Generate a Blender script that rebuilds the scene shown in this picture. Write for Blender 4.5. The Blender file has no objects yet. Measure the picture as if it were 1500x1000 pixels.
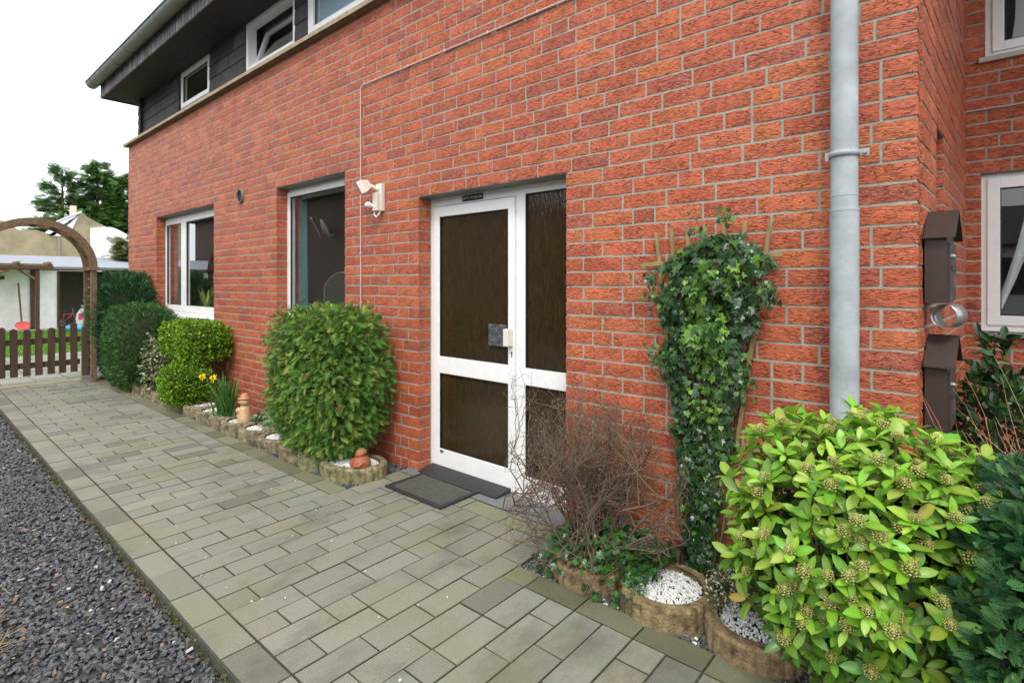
import bpy, bmesh, math, random
import numpy as np
from mathutils import Vector, Matrix, Euler
R = math.radians
rnd = random.Random(7); nr = np.random.default_rng(11)
scene = bpy.context.scene
COL = scene.collection

# ------------------------------------------------------------------ helpers
def tag(o, label=None, cat=None, group=None, kind=None):
    if label: o['label'] = label
    if cat: o['category'] = cat
    if group: o['group'] = group
    if kind: o['kind'] = kind
    return o

def empty(name, loc, label, cat, group=None, rz=0):
    o = bpy.data.objects.new(name, None); COL.objects.link(o)
    o.location = loc; o.rotation_euler = (0, 0, rz); o.empty_display_size = .1
    return tag(o, label, cat, group)

def link(name, me, mats, parent=None, loc=None):
    if not isinstance(mats, (list, tuple)): mats = [mats]
    for m in mats: me.materials.append(m)
    o = bpy.data.objects.new(name, me); COL.objects.link(o)
    if loc is not None: o.location = loc
    if parent is not None:
        o.parent = parent                     # vertex data are given in world space:
        if parent.type == 'EMPTY' and loc is None:
            o.matrix_parent_inverse = world(parent).inverted()
        elif loc is None:
            o.matrix_parent_inverse = world(parent).inverted()
    return o

def world(o):
    m = Matrix.LocRotScale(o.location, o.rotation_euler, o.scale)
    if o.parent: m = world(o.parent) @ o.matrix_parent_inverse @ m
    return m

class MB:
    """collects shapes, links them as one mesh object"""
    def __init__(s): s.v = []; s.f = []; s.m = []; s.c = []; s.sm = []
    def add(s, vs, fs, mat=0, col=(1, 1, 1), smooth=False, M=None):
        n = len(s.v)
        if M is not None: vs = [M @ Vector(p) for p in vs]
        s.v += [tuple(p) for p in vs]; s.c += [tuple(col)] * len(vs)
        for f in fs:
            s.f.append([i + n for i in f]); s.m.append(mat); s.sm.append(smooth)
        return s
    def box(s, x0, x1, y0, y1, z0, z1, mat=0, col=(1, 1, 1), M=None, b=0):
        if x0 > x1: x0, x1 = x1, x0
        if y0 > y1: y0, y1 = y1, y0
        if z0 > z1: z0, z1 = z1, z0
        b = min(b, .49 * min(x1 - x0, y1 - y0, z1 - z0))
        if b <= 0:
            vs = [(x, y, z) for z in (z0, z1) for y in (y0, y1) for x in (x0, x1)]
            fs = [(0, 2, 3, 1), (4, 5, 7, 6), (0, 1, 5, 4), (2, 6, 7, 3), (0, 4, 6, 2), (1, 3, 7, 5)]
            return s.add(vs, fs, mat, col, False, M)
        bm = bmesh.new(); bmesh.ops.create_cube(bm, size=1)
        for v in bm.verts:
            v.co = Vector((x0 if v.co.x < 0 else x1, y0 if v.co.y < 0 else y1, z0 if v.co.z < 0 else z1))
        bmesh.ops.bevel(bm, geom=bm.edges[:], offset=b, segments=2, affect='EDGES', profile=.6)
        vs = [v.co.copy() for v in bm.verts]; fs = [[v.index for v in f.verts] for f in bm.faces]
        bm.free(); return s.add(vs, fs, mat, col, False, M)
    def poly(s, pts, y0, y1, axis='y', mat=0, col=(1, 1, 1), M=None):
        """prism of a 2D outline; axis is the extrusion axis"""
        def P(a, b, t): return {'y': (a, t, b), 'x': (t, a, b), 'z': (a, b, t)}[axis]
        n = len(pts)
        vs = [P(a, b, y0) for a, b in pts] + [P(a, b, y1) for a, b in pts]
        fs = [list(range(n))[::-1], list(range(n, 2 * n))] + [(i, (i + 1) % n, n + (i + 1) % n, n + i) for i in range(n)]
        return s.add(vs, fs, mat, col, False, M)
    def tube(s, pts, r, k=8, mat=0, col=(1, 1, 1), smooth=True, cap=True):
        pts = [Vector(p) for p in pts]; n = len(pts)
        rs = r if isinstance(r, (list, tuple)) else [r] * n
        vs = []; fs = []; up = None
        for i, p in enumerate(pts):
            d = (pts[min(i + 1, n - 1)] - pts[max(i - 1, 0)])
            if d.length < 1e-9: d = Vector((0, 0, 1))
            d.normalize()
            if up is None: up = Vector((0, 0, 1)) if abs(d.z) < .9 else Vector((1, 0, 0))
            a = up - d * up.dot(d)
            if a.length < 1e-6: a = d.orthogonal()
            a.normalize(); b = d.cross(a); up = a
            for j in range(k):
                t = 2 * math.pi * j / k
                vs.append(p + (a * math.cos(t) + b * math.sin(t)) * rs[i])
        for i in range(n - 1):
            for j in range(k):
                fs.append((i * k + j, i * k + (j + 1) % k, (i + 1) * k + (j + 1) % k, (i + 1) * k + j))
        s.add(vs, fs, mat, col, smooth)
        if cap:
            s.add(vs[:k], [list(range(k))[::-1]], mat, col); s.add(vs[-k:], [list(range(k))], mat, col)
        return s
    def lathe(s, prof, k=24, M=None, mat=0, col=(1, 1, 1), sx=1, sy=1):
        vs = [(r * math.cos(2 * math.pi * j / k) * sx, r * math.sin(2 * math.pi * j / k) * sy, z) for r, z in prof for j in range(k)]
        fs = [(i * k + j, i * k + (j + 1) % k, (i + 1) * k + (j + 1) % k, (i + 1) * k + j) for i in range(len(prof) - 1) for j in range(k)]
        return s.add(vs, fs, mat, col, True, M)
    def ball(s, c, r, k=10, mat=0, col=(1, 1, 1), M=None):
        if not isinstance(r, (tuple, list)): r = (r, r, r)
        m = k // 2
        vs = []; fs = []
        for i in range(m + 1):
            a = math.pi * i / m
            for j in range(k):
                t = 2 * math.pi * j / k
                vs.append((c[0] + r[0] * math.sin(a) * math.cos(t), c[1] + r[1] * math.sin(a) * math.sin(t), c[2] - r[2] * math.cos(a)))
        for i in range(m):
            for j in range(k): fs.append((i * k + j, i * k + (j + 1) % k, (i + 1) * k + (j + 1) % k, (i + 1) * k + j))
        return s.add(vs, fs, mat, col, True, M)
    def build(s, name, mats, parent=None):
        me = bpy.data.meshes.new(name)
        me.from_pydata(s.v, [], s.f)
        me.polygons.foreach_set('material_index', s.m); me.polygons.foreach_set('use_smooth', s.sm)
        a = me.color_attributes.new('vcol', 'FLOAT_COLOR', 'POINT')
        c = np.ones((len(s.v), 4), dtype=np.float32); c[:, :3] = np.array(s.c, dtype=np.float32).reshape(-1, 3)
        a.data.foreach_set('color', c.ravel())
        me.validate(); me.update()
        return link(name, me, mats, parent)

def scatter(name, tv, tf, pos, rot, scl, col, mats, parent=None, smooth=False, tcol=None):
    """one mesh of many copies of a small template. pos (N,3) rot (N,3,3) scl (N,) or (N,3) col (N,3)"""
    tv = np.asarray(tv, dtype=np.float64); N = len(pos); V = len(tv)
    scl = np.asarray(scl)
    if scl.ndim == 1: scl = scl[:, None] * np.ones(3)
    v = np.einsum('nij,nvj->nvi', rot, tv[None] * scl[:, None, :]) + pos[:, None, :]
    lt = np.array([len(f) for f in tf]); li = np.concatenate([np.array(f) for f in tf]); L = len(li)
    loops = (li[None] + (np.arange(N) * V)[:, None]).ravel()
    tot = np.tile(lt, N); start = np.concatenate([[0], np.cumsum(tot)[:-1]])
    me = bpy.data.meshes.new(name)
    me.vertices.add(N * V); me.vertices.foreach_set('co', v.ravel().astype(np.float32))
    me.loops.add(N * L); me.loops.foreach_set('vertex_index', loops.astype(np.int32))
    me.polygons.add(len(tot)); me.polygons.foreach_set('loop_start', start.astype(np.int32))
    me.polygons.foreach_set('loop_total', tot.astype(np.int32))
    me.polygons.foreach_set('use_smooth', np.full(len(tot), smooth))
    a = me.color_attributes.new('vcol', 'FLOAT_COLOR', 'POINT')
    c = np.ones((N, V, 4), dtype=np.float32); c[:, :, :3] = np.asarray(col)[:, None, :]
    if tcol is not None: c[:, :, :3] *= np.asarray(tcol)[None]
    a.data.foreach_set('color', c.ravel())
    me.update(calc_edges=True)
    return link(name, me, mats, parent)

def frames(nrm, roll=None, jitter=0.0, ydir=None):
    """rotation matrices whose z is nrm (jittered); y follows ydir or random"""
    n = np.array(nrm, dtype=float); N = len(n)
    n += nr.normal(0, jitter, (N, 3)); n /= np.linalg.norm(n, axis=1)[:, None] + 1e-9
    if ydir is None: y = nr.normal(0, 1, (N, 3))
    else: y = np.broadcast_to(np.asarray(ydir, float), (N, 3)) + nr.normal(0, .35, (N, 3))
    y = y - n * np.sum(y * n, 1)[:, None]; y /= np.linalg.norm(y, axis=1)[:, None] + 1e-9
    x = np.cross(y, n)
    return np.stack([x, y, n], axis=2)

def palette(cols, n, var=.27):
    c = np.array(cols)[nr.integers(0, len(cols), n)]; return c * np.clip(nr.normal(1, var, (n, 1)), .45, 1.7)

def wob(p, f=3.0, seed=0):
    p = np.asarray(p) * f
    return (np.sin(p[:, 0] * 1.7 + seed) * np.sin(p[:, 1] * 2.1 + 1.3 * seed) + np.sin(p[:, 2] * 1.9 + .7 * seed + p[:, 0]) * .7
            + .5 * np.sin(p[:, 0] * 4.3 + p[:, 2] * 3.7 + seed) * np.sin(p[:, 1] * 3.9 + p[:, 2] * 2.2)) / 2.0

# ------------------------------------------------------------------ materials
def mat(name, base=(.5, .5, .5), rough=.6, spec=.5, metal=0, vcol=True, noise=0, nscale=20, bump=0, bscale=60, bdist=.003,
        translucent=0, coat=0, stretch=(1, 1, 1), dark=None):
    m = bpy.data.materials.new(name); m.use_nodes = True; nt = m.node_tree; N = nt.nodes; L = nt.links
    b = N['Principled BSDF']; b.inputs['Roughness'].default_value = rough; b.inputs['Metallic'].default_value = metal
    b.inputs['Specular IOR Level'].default_value = spec; b.inputs['Coat Weight'].default_value = coat
    b.inputs['Base Color'].default_value = (*base, 1)
    out = N['Material Output']; colr = None
    rgb = N.new('ShaderNodeRGB'); rgb.outputs[0].default_value = (*base, 1); colr = rgb.outputs[0]
    def mul(a, c):
        x = N.new('ShaderNodeMix'); x.data_type = 'RGBA'; x.blend_type = 'MULTIPLY'; x.inputs[0].default_value = 1
        L.new(a, x.inputs[6]); L.new(c, x.inputs[7]); return x.outputs[2]
    if vcol:
        at = N.new('ShaderNodeAttribute'); at.attribute_name = 'vcol'; colr = mul(colr, at.outputs['Color'])
    tc = N.new('ShaderNodeTexCoord'); mp = N.new('ShaderNodeMapping'); mp.inputs['Scale'].default_value = stretch
    L.new(tc.outputs['Object'], mp.inputs['Vector'])
    if noise:
        n1 = N.new('ShaderNodeTexNoise'); n1.inputs['Scale'].default_value = nscale; n1.inputs['Detail'].default_value = 6
        n1.inputs['Roughness'].default_value = .65; L.new(mp.outputs[0], n1.inputs['Vector'])
        r = N.new('ShaderNodeMapRange'); r.inputs['From Min'].default_value = .3; r.inputs['From Max'].default_value = .7
        r.inputs['To Min'].default_value = 1 - noise; r.inputs['To Max'].default_value = 1 + noise
        L.new(n1.outputs['Fac'], r.inputs[0])
        cc = N.new('ShaderNodeCombineColor')
        for i in range(3): L.new(r.outputs[0], cc.inputs[i])
        colr = mul(colr, cc.outputs[0])
    L.new(colr, b.inputs['Base Color'])
    if bump:
        n2 = N.new('ShaderNodeTexNoise'); n2.inputs['Scale'].default_value = bscale; n2.inputs['Detail'].default_value = 5
        L.new(mp.outputs[0], n2.inputs['Vector'])
        bp = N.new('ShaderNodeBump'); bp.inputs['Strength'].default_value = bump; bp.inputs['Distance'].default_value = bdist
        L.new(n2.outputs['Fac'], bp.inputs['Height']); L.new(bp.outputs[0], b.inputs['Normal'])
    if translucent:
        t = N.new('ShaderNodeBsdfTranslucent'); L.new(colr, t.inputs['Color'])
        mx = N.new('ShaderNodeMixShader'); mx.inputs[0].default_value = translucent
        L.new(b.outputs[0], mx.inputs[1]); L.new(t.outputs[0], mx.inputs[2]); L.new(mx.outputs[0], out.inputs['Surface'])
    m['_'] = 1
    return m

def nodes(m): return m.node_tree.nodes, m.node_tree.links

def brick_mat(name, base):
    m = mat(name, base, rough=.5, spec=.4); N, L = nodes(m); b = N['Principled BSDF']
    base_c = b.inputs['Base Color'].links[0].from_socket
    tc = N.new('ShaderNodeTexCoord')
    mp = N.new('ShaderNodeMapping'); mp.inputs['Scale'].default_value = (22, 22, 125); L.new(tc.outputs['Object'], mp.inputs[0])
    dn = N.new('ShaderNodeTexNoise'); dn.inputs['Scale'].default_value = 16; dn.inputs['Detail'].default_value = 4; L.new(tc.outputs['Object'], dn.inputs['Vector'])
    sub = N.new('ShaderNodeVectorMath'); sub.operation = 'MULTIPLY_ADD'; L.new(dn.outputs['Color'], sub.inputs[0])
    sub.inputs[1].default_value = (1.3, 1.3, 3.6); L.new(mp.outputs[0], sub.inputs[2])
    vo = N.new('ShaderNodeTexVoronoi'); vo.feature = 'DISTANCE_TO_EDGE'; vo.inputs['Scale'].default_value = 1.0
    L.new(sub.outputs[0], vo.inputs['Vector'])
    mr = N.new('ShaderNodeMapRange'); mr.inputs['From Min'].default_value = 0.0; mr.inputs['From Max'].default_value = .11; L.new(vo.outputs['Distance'], mr.inputs[0])
    # breaks the network into separate short tears
    bn = N.new('ShaderNodeTexNoise'); bn.inputs['Scale'].default_value = 1.1; bn.inputs['Detail'].default_value = 2; L.new(sub.outputs[0], bn.inputs['Vector'])
    lo = N.new('ShaderNodeTexNoise'); lo.inputs['Scale'].default_value = 5.5; lo.inputs['Detail'].default_value = 2; L.new(tc.outputs['Object'], lo.inputs['Vector'])
    la = N.new('ShaderNodeMath'); la.operation = 'MULTIPLY_ADD'; L.new(lo.outputs['Fac'], la.inputs[0]); la.inputs[1].default_value = .55; L.new(bn.outputs['Fac'], la.inputs[2])
    br = N.new('ShaderNodeMapRange'); br.inputs['From Min'].default_value = .72; br.inputs['From Max'].default_value = .84; L.new(la.outputs[0], br.inputs[0])
    mx = N.new('ShaderNodeMath'); mx.operation = 'MAXIMUM'; L.new(mr.outputs[0], mx.inputs[0]); L.new(br.outputs[0], mx.inputs[1])
    st = N.new('ShaderNodeTexNoise'); st.inputs['Scale'].default_value = 2.2; st.inputs['Detail'].default_value = 5; L.new(mp.outputs[0], st.inputs['Vector'])
    ad = N.new('ShaderNodeMath'); ad.operation = 'MULTIPLY_ADD'; L.new(st.outputs['Fac'], ad.inputs[0]); ad.inputs[1].default_value = .9; L.new(mx.outputs[0], ad.inputs[2])
    fi = N.new('ShaderNodeTexNoise'); fi.inputs['Scale'].default_value = 420; fi.inputs['Detail'].default_value = 3; L.new(tc.outputs['Object'], fi.inputs['Vector'])
    ad2 = N.new('ShaderNodeMath'); ad2.operation = 'MULTIPLY_ADD'; L.new(fi.outputs['Fac'], ad2.inputs[0]); ad2.inputs[1].default_value = .35; L.new(ad.outputs[0], ad2.inputs[2])
    bp = N.new('ShaderNodeBump'); bp.inputs['Strength'].default_value = 1.0; bp.inputs['Distance'].default_value = .0045
    L.new(ad2.outputs[0], bp.inputs['Height']); L.new(bp.outputs[0], b.inputs['Normal'])
    # tears coloured darker than the brick face
    cr = N.new('ShaderNodeMapRange'); cr.inputs['To Min'].default_value = .55; cr.inputs['To Max'].default_value = 1.0; L.new(mx.outputs[0], cr.inputs[0])
    cc = N.new('ShaderNodeCombineColor')
    for i in range(3): L.new(cr.outputs[0], cc.inputs[i])
    m1 = N.new('ShaderNodeMix'); m1.data_type = 'RGBA'; m1.blend_type = 'MULTIPLY'; m1.inputs[0].default_value = 1
    L.new(base_c, m1.inputs[6]); L.new(cc.outputs[0], m1.inputs[7])
    # tone drift in the clay
    n3 = N.new('ShaderNodeTexNoise'); n3.inputs['Scale'].default_value = 9; n3.inputs['Detail'].default_value = 5; L.new(tc.outputs['Object'], n3.inputs['Vector'])
    r3 = N.new('ShaderNodeMapRange'); r3.inputs['From Min'].default_value = .45; r3.inputs['From Max'].default_value = .75; r3.inputs['To Max'].default_value = .35; L.new(n3.outputs['Fac'], r3.inputs[0])
    m2 = N.new('ShaderNodeMix'); m2.data_type = 'RGBA'; L.new(r3.outputs[0], m2.inputs[0]); L.new(m1.outputs[2], m2.inputs[6]); m2.inputs[7].default_value = (.36, .10, .065, 1)
    # light painted into the colour: highlights on the ridges, shade in the hollows
    s4 = N.new('ShaderNodeMapRange'); s4.inputs['From Min'].default_value = .36; s4.inputs['From Max'].default_value = .66; s4.inputs['To Min'].default_value = .70; s4.inputs['To Max'].default_value = 1.28; L.new(st.outputs['Fac'], s4.inputs[0])
    c4 = N.new('ShaderNodeCombineColor')
    for i in range(3): L.new(s4.outputs[0], c4.inputs[i])
    m4 = N.new('ShaderNodeMix'); m4.data_type = 'RGBA'; m4.blend_type = 'MULTIPLY'; m4.inputs[0].default_value = 1; L.new(m2.outputs[2], m4.inputs[6]); L.new(c4.outputs[0], m4.inputs[7]); m2 = m4
    # lime specks
    sp = N.new('ShaderNodeTexNoise'); sp.inputs['Scale'].default_value = 230; sp.inputs['Detail'].default_value = 2; L.new(tc.outputs['Object'], sp.inputs['Vector'])
    sl = N.new('ShaderNodeTexNoise'); sl.inputs['Scale'].default_value = 6; sl.inputs['Detail'].default_value = 3; L.new(tc.outputs['Object'], sl.inputs['Vector'])
    sa = N.new('ShaderNodeMath'); sa.operation = 'MULTIPLY_ADD'; L.new(sl.outputs['Fac'], sa.inputs[0]); sa.inputs[1].default_value = .32; L.new(sp.outputs['Fac'], sa.inputs[2])
    sr = N.new('ShaderNodeMapRange'); sr.inputs['From Min'].default_value = .815; sr.inputs['From Max'].default_value = .89; sr.inputs['To Max'].default_value = .75; L.new(sa.outputs[0], sr.inputs[0])
    m3 = N.new('ShaderNodeMix'); m3.data_type = 'RGBA'; L.new(sr.outputs[0], m3.inputs[0]); L.new(m2.outputs[2], m3.inputs[6]); m3.inputs[7].default_value = (.72, .62, .56, 1)
    L.new(m3.outputs[2], b.inputs['Base Color'])
    return m

def glass_mat(name, tint=(1, 1, 1), boost=1.5, rough=0.0):
    m = bpy.data.materials.new(name); m.use_nodes = True; N, L = nodes(m); N.remove(N['Principled BSDF'])
    t = N.new('ShaderNodeBsdfTransparent'); t.inputs[0].default_value = (*tint, 1)
    g = N.new('ShaderNodeBsdfGlossy'); g.inputs['Roughness'].default_value = rough
    fr = N.new('ShaderNodeFresnel'); ge = N.new('ShaderNodeNewGeometry'); ir = N.new('ShaderNodeMapRange')
    ir.inputs['To Min'].default_value = 1.5; ir.inputs['To Max'].default_value = 1 / 1.5; L.new(ge.outputs['Backfacing'], ir.inputs[0]); L.new(ir.outputs[0], fr.inputs['IOR'])
    mu = N.new('ShaderNodeMath'); mu.operation = 'MULTIPLY'; mu.use_clamp = True; mu.inputs[1].default_value = boost
    L.new(fr.outputs[0], mu.inputs[0]); mx = N.new('ShaderNodeMixShader')
    L.new(mu.outputs[0], mx.inputs[0]); L.new(t.outputs[0], mx.inputs[1]); L.new(g.outputs[0], mx.inputs[2])
    L.new(mx.outputs[0], N['Material Output'].inputs['Surface'])
    return m

M = {}
M['brick'] = brick_mat('brick_clay', (.55, .128, .056))
M['mortar'] = mat('mortar', (.37, .35, .29), .9, .2, noise=.18, nscale=40, bump=.8, bscale=300, bdist=.003)
M['white'] = mat('white_plastic', (.86, .86, .85), .3, .5, noise=.05, nscale=9)
M['cream'] = mat('cream_plastic', (.74, .70, .60), .4, .5)
M['grey_metal'] = mat('grey_metal', (.22, .21, .19), .5, .4)
M['zinc'] = mat('zinc', (.37, .405, .425), .5, .5, metal=.0, noise=.22, nscale=7, bump=.25, bscale=25, bdist=.002)
M['gutter'] = mat('weathered_zinc', (.20, .23, .215), .5, .5, metal=.3, noise=.15, nscale=8)
M['black'] = mat('black_rubber', (.028, .029, .031), .55, .5, noise=.25, nscale=30, bump=.4, bscale=220, bdist=.002)
M['gasket'] = mat('black_gasket', (.012, .012, .014), .5)
M['slate'] = mat('dark_cladding', (.040, .037, .038), .7, .3, noise=.35, nscale=12, bump=.4, bscale=80, bdist=.003)
M['rooftile'] = mat('dark_roof_tile', (.05, .045, .042), .7, .3, noise=.3, nscale=8)
M['wood'] = mat('dark_stained_wood', (.085, .052, .034), .65, .3, noise=.35, nscale=14, stretch=(1, 1, .15), bump=.5, bscale=60)
M['archwood'] = mat('weathered_round_wood', (.19, .125, .075), .75, .25, noise=.4, nscale=20, bump=.5, bscale=80)
M['lath'] = mat('weathered_lath', (.30, .22, .10), .8, .25, noise=.35, nscale=40, stretch=(1, 1, .2), bump=.4, bscale=120)
M['ledge'] = mat('ledge_board', (.38, .30, .20), .7, .3, noise=.35, nscale=14)
M['interior'] = mat('interior_wall', (.42, .42, .38), .9, .1)
M['curtain'] = mat('teal_curtain', (.085, .23, .26), .9, .1)
M['glass'] = glass_mat('window_glass', (.84, .88, .86), 2.7)
M['mailbox'] = mat('brown_painted_sheet', (.052, .036, .032), .42, .5, noise=.12, nscale=14, bump=.12, bscale=400)
M['steel'] = mat('brushed_steel', (.34, .34, .34), .3, .6, metal=.55)
M['concrete'] = mat('mossy_concrete', (.225, .190, .135), .95, .2, noise=.75, nscale=22, bump=1, bscale=110, bdist=.008)
M['pebble'] = mat('white_pebble', (.86, .86, .84), .6, .3)
M['slatechip'] = mat('slate_chip', (1, 1, 1), .5, .45, noise=.2, nscale=30)
M['soil'] = mat('soil', (.045, .036, .028), .95, .1, noise=.5, nscale=25, bump=1, bscale=90, bdist=.01)
M['gravelbed'] = mat('gravel_bed', (.055, .058, .065), .8, .2, noise=.6, nscale=45, bump=1, bscale=60, bdist=.015)
M['leaf'] = mat('leaf', (1, 1, 1), .42, .4, translucent=.25, vcol=True)
M['glossleaf'] = mat('glossy_leaf', (1, 1, 1), .28, .5, translucent=.22)
M['conifer'] = mat('scale_leaf', (1, 1, 1), .5, .4, translucent=.18)
M['twig'] = mat('twig_bark', (1, 1, 1), .8, .2, noise=.3, nscale=40)
M['terracotta'] = mat('terracotta', (.36, .105, .055), .55, .4, noise=.2, nscale=22, bump=.4, bscale=90)
M['sandstone'] = mat('sandy_ceramic', (.55, .37, .20), .45, .5, noise=.25, nscale=16, bump=.3, bscale=60)
M['render_white'] = mat('white_render', (.88, .87, .84), .9, .2, noise=.12, nscale=3)
M['render_old'] = mat('old_tan_render', (.36, .31, .20), .95, .2, noise=.25, nscale=2, bump=.5, bscale=8)
M['greyroof'] = mat('grey_roof_felt', (.27, .29, .32), .8, .2, noise=.1, nscale=3)
M['plain'] = mat('painted', (1, 1, 1), .5, .4)
M['redbrick_far'] = mat('dark_red_render', (.16, .11, .095), .8, .2, noise=.2, nscale=4)

# paving: speckled concrete with green film and damp stains
def paver_mat():
    m = mat('paver', (.222, .218, .174), .72, .35, noise=.20, nscale=160, bump=.55, bscale=330, bdist=.0018)
    N, L = nodes(m); b = N['Principled BSDF']; c0 = b.inputs['Base Color'].links[0].from_socket
    tc = N.new('ShaderNodeTexCoord')
    a = N.new('ShaderNodeTexNoise'); a.inputs['Scale'].default_value = 2.1; a.inputs['Detail'].default_value = 7; a.inputs['Roughness'].default_value = .7; L.new(tc.outputs['Object'], a.inputs['Vector'])
    ar = N.new('ShaderNodeMapRange'); ar.inputs['From Min'].default_value = .47; ar.inputs['From Max'].default_value = .72; ar.inputs['To Max'].default_value = .55; L.new(a.outputs['Fac'], ar.inputs[0])
    m1 = N.new('ShaderNodeMix'); m1.data_type = 'RGBA'; L.new(ar.outputs[0], m1.inputs[0]); L.new(c0, m1.inputs[6]); m1.inputs[7].default_value = (.17, .18, .07, 1)
    d = N.new('ShaderNodeTexNoise'); d.inputs['Scale'].default_value = 3.4; d.inputs['Detail'].default_value = 8; d.inputs['Roughness'].default_value = .72
    mp = N.new('ShaderNodeMapping'); mp.inputs['Location'].default_value = (4, 2, 1); mp.inputs['Scale'].default_value = (1, .6, 1); L.new(tc.outputs['Object'], mp.inputs[0]); L.new(mp.outputs[0], d.inputs['Vector'])
    dr = N.new('ShaderNodeMapRange'); dr.inputs['From Min'].default_value = .505; dr.inputs['From Max'].default_value = .70; dr.inputs['To Max'].default_value = .62; L.new(d.outputs['Fac'], dr.inputs[0])
    m2 = N.new('ShaderNodeMix'); m2.data_type = 'RGBA'; L.new(dr.outputs[0], m2.inputs[0]); L.new(m1.outputs[2], m2.inputs[6]); m2.inputs[7].default_value = (.085, .08, .06, 1)
    s = N.new('ShaderNodeTexNoise'); s.inputs['Scale'].default_value = 170; s.inputs['Detail'].default_value = 1; L.new(tc.outputs['Object'], s.inputs['Vector'])
    sr = N.new('ShaderNodeMapRange'); sr.inputs['From Min'].default_value = .72; sr.inputs['From Max'].default_value = .78; sr.inputs['To Max'].default_value = .5; L.new(s.outputs['Fac'], sr.inputs[0])
    m3 = N.new('ShaderNodeMix'); m3.data_type = 'RGBA'; L.new(sr.outputs[0], m3.inputs[0]); L.new(m2.outputs[2], m3.inputs[6]); m3.inputs[7].default_value = (.5, .5, .46, 1)
    L.new(m3.outputs[2], b.inputs['Base Color'])
    return m
M['paver'] = paver_mat()

def figured_glass():
    m = mat('brown_figured_glass', (.06, .032, .012), .05, .8, vcol=False); N, L = nodes(m); b = N['Principled BSDF']
    tc = N.new('ShaderNodeTexCoord'); mp = N.new('ShaderNodeMapping'); mp.inputs['Scale'].default_value = (90, 10, 14); L.new(tc.outputs['Object'], mp.inputs[0])
    n = N.new('ShaderNodeTexNoise'); n.inputs['Scale'].default_value = 1; n.inputs['Detail'].default_value = 5; n.inputs['Distortion'].default_value = .6; L.new(mp.outputs[0], n.inputs['Vector'])
    r = N.new('ShaderNodeMapRange'); r.inputs['From Min'].default_value = .35; r.inputs['From Max'].default_value = .7; L.new(n.outputs['Fac'], r.inputs[0])
    x = N.new('ShaderNodeMix'); x.data_type = 'RGBA'; L.new(r.outputs[0], x.inputs[0]); x.inputs[6].default_value = (.026, .015, .007, 1); x.inputs[7].default_value = (.046, .029, .011, 1)
    L.new(x.outputs[2], b.inputs['Base Color'])
    bp = N.new('ShaderNodeBump'); bp.inputs['Strength'].default_value = .5; bp.inputs['Distance'].default_value = .004
    L.new(n.outputs['Fac'], bp.inputs['Height']); L.new(bp.outputs[0], b.inputs['Normal'])
    return m
M['figured'] = figured_glass()

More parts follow.
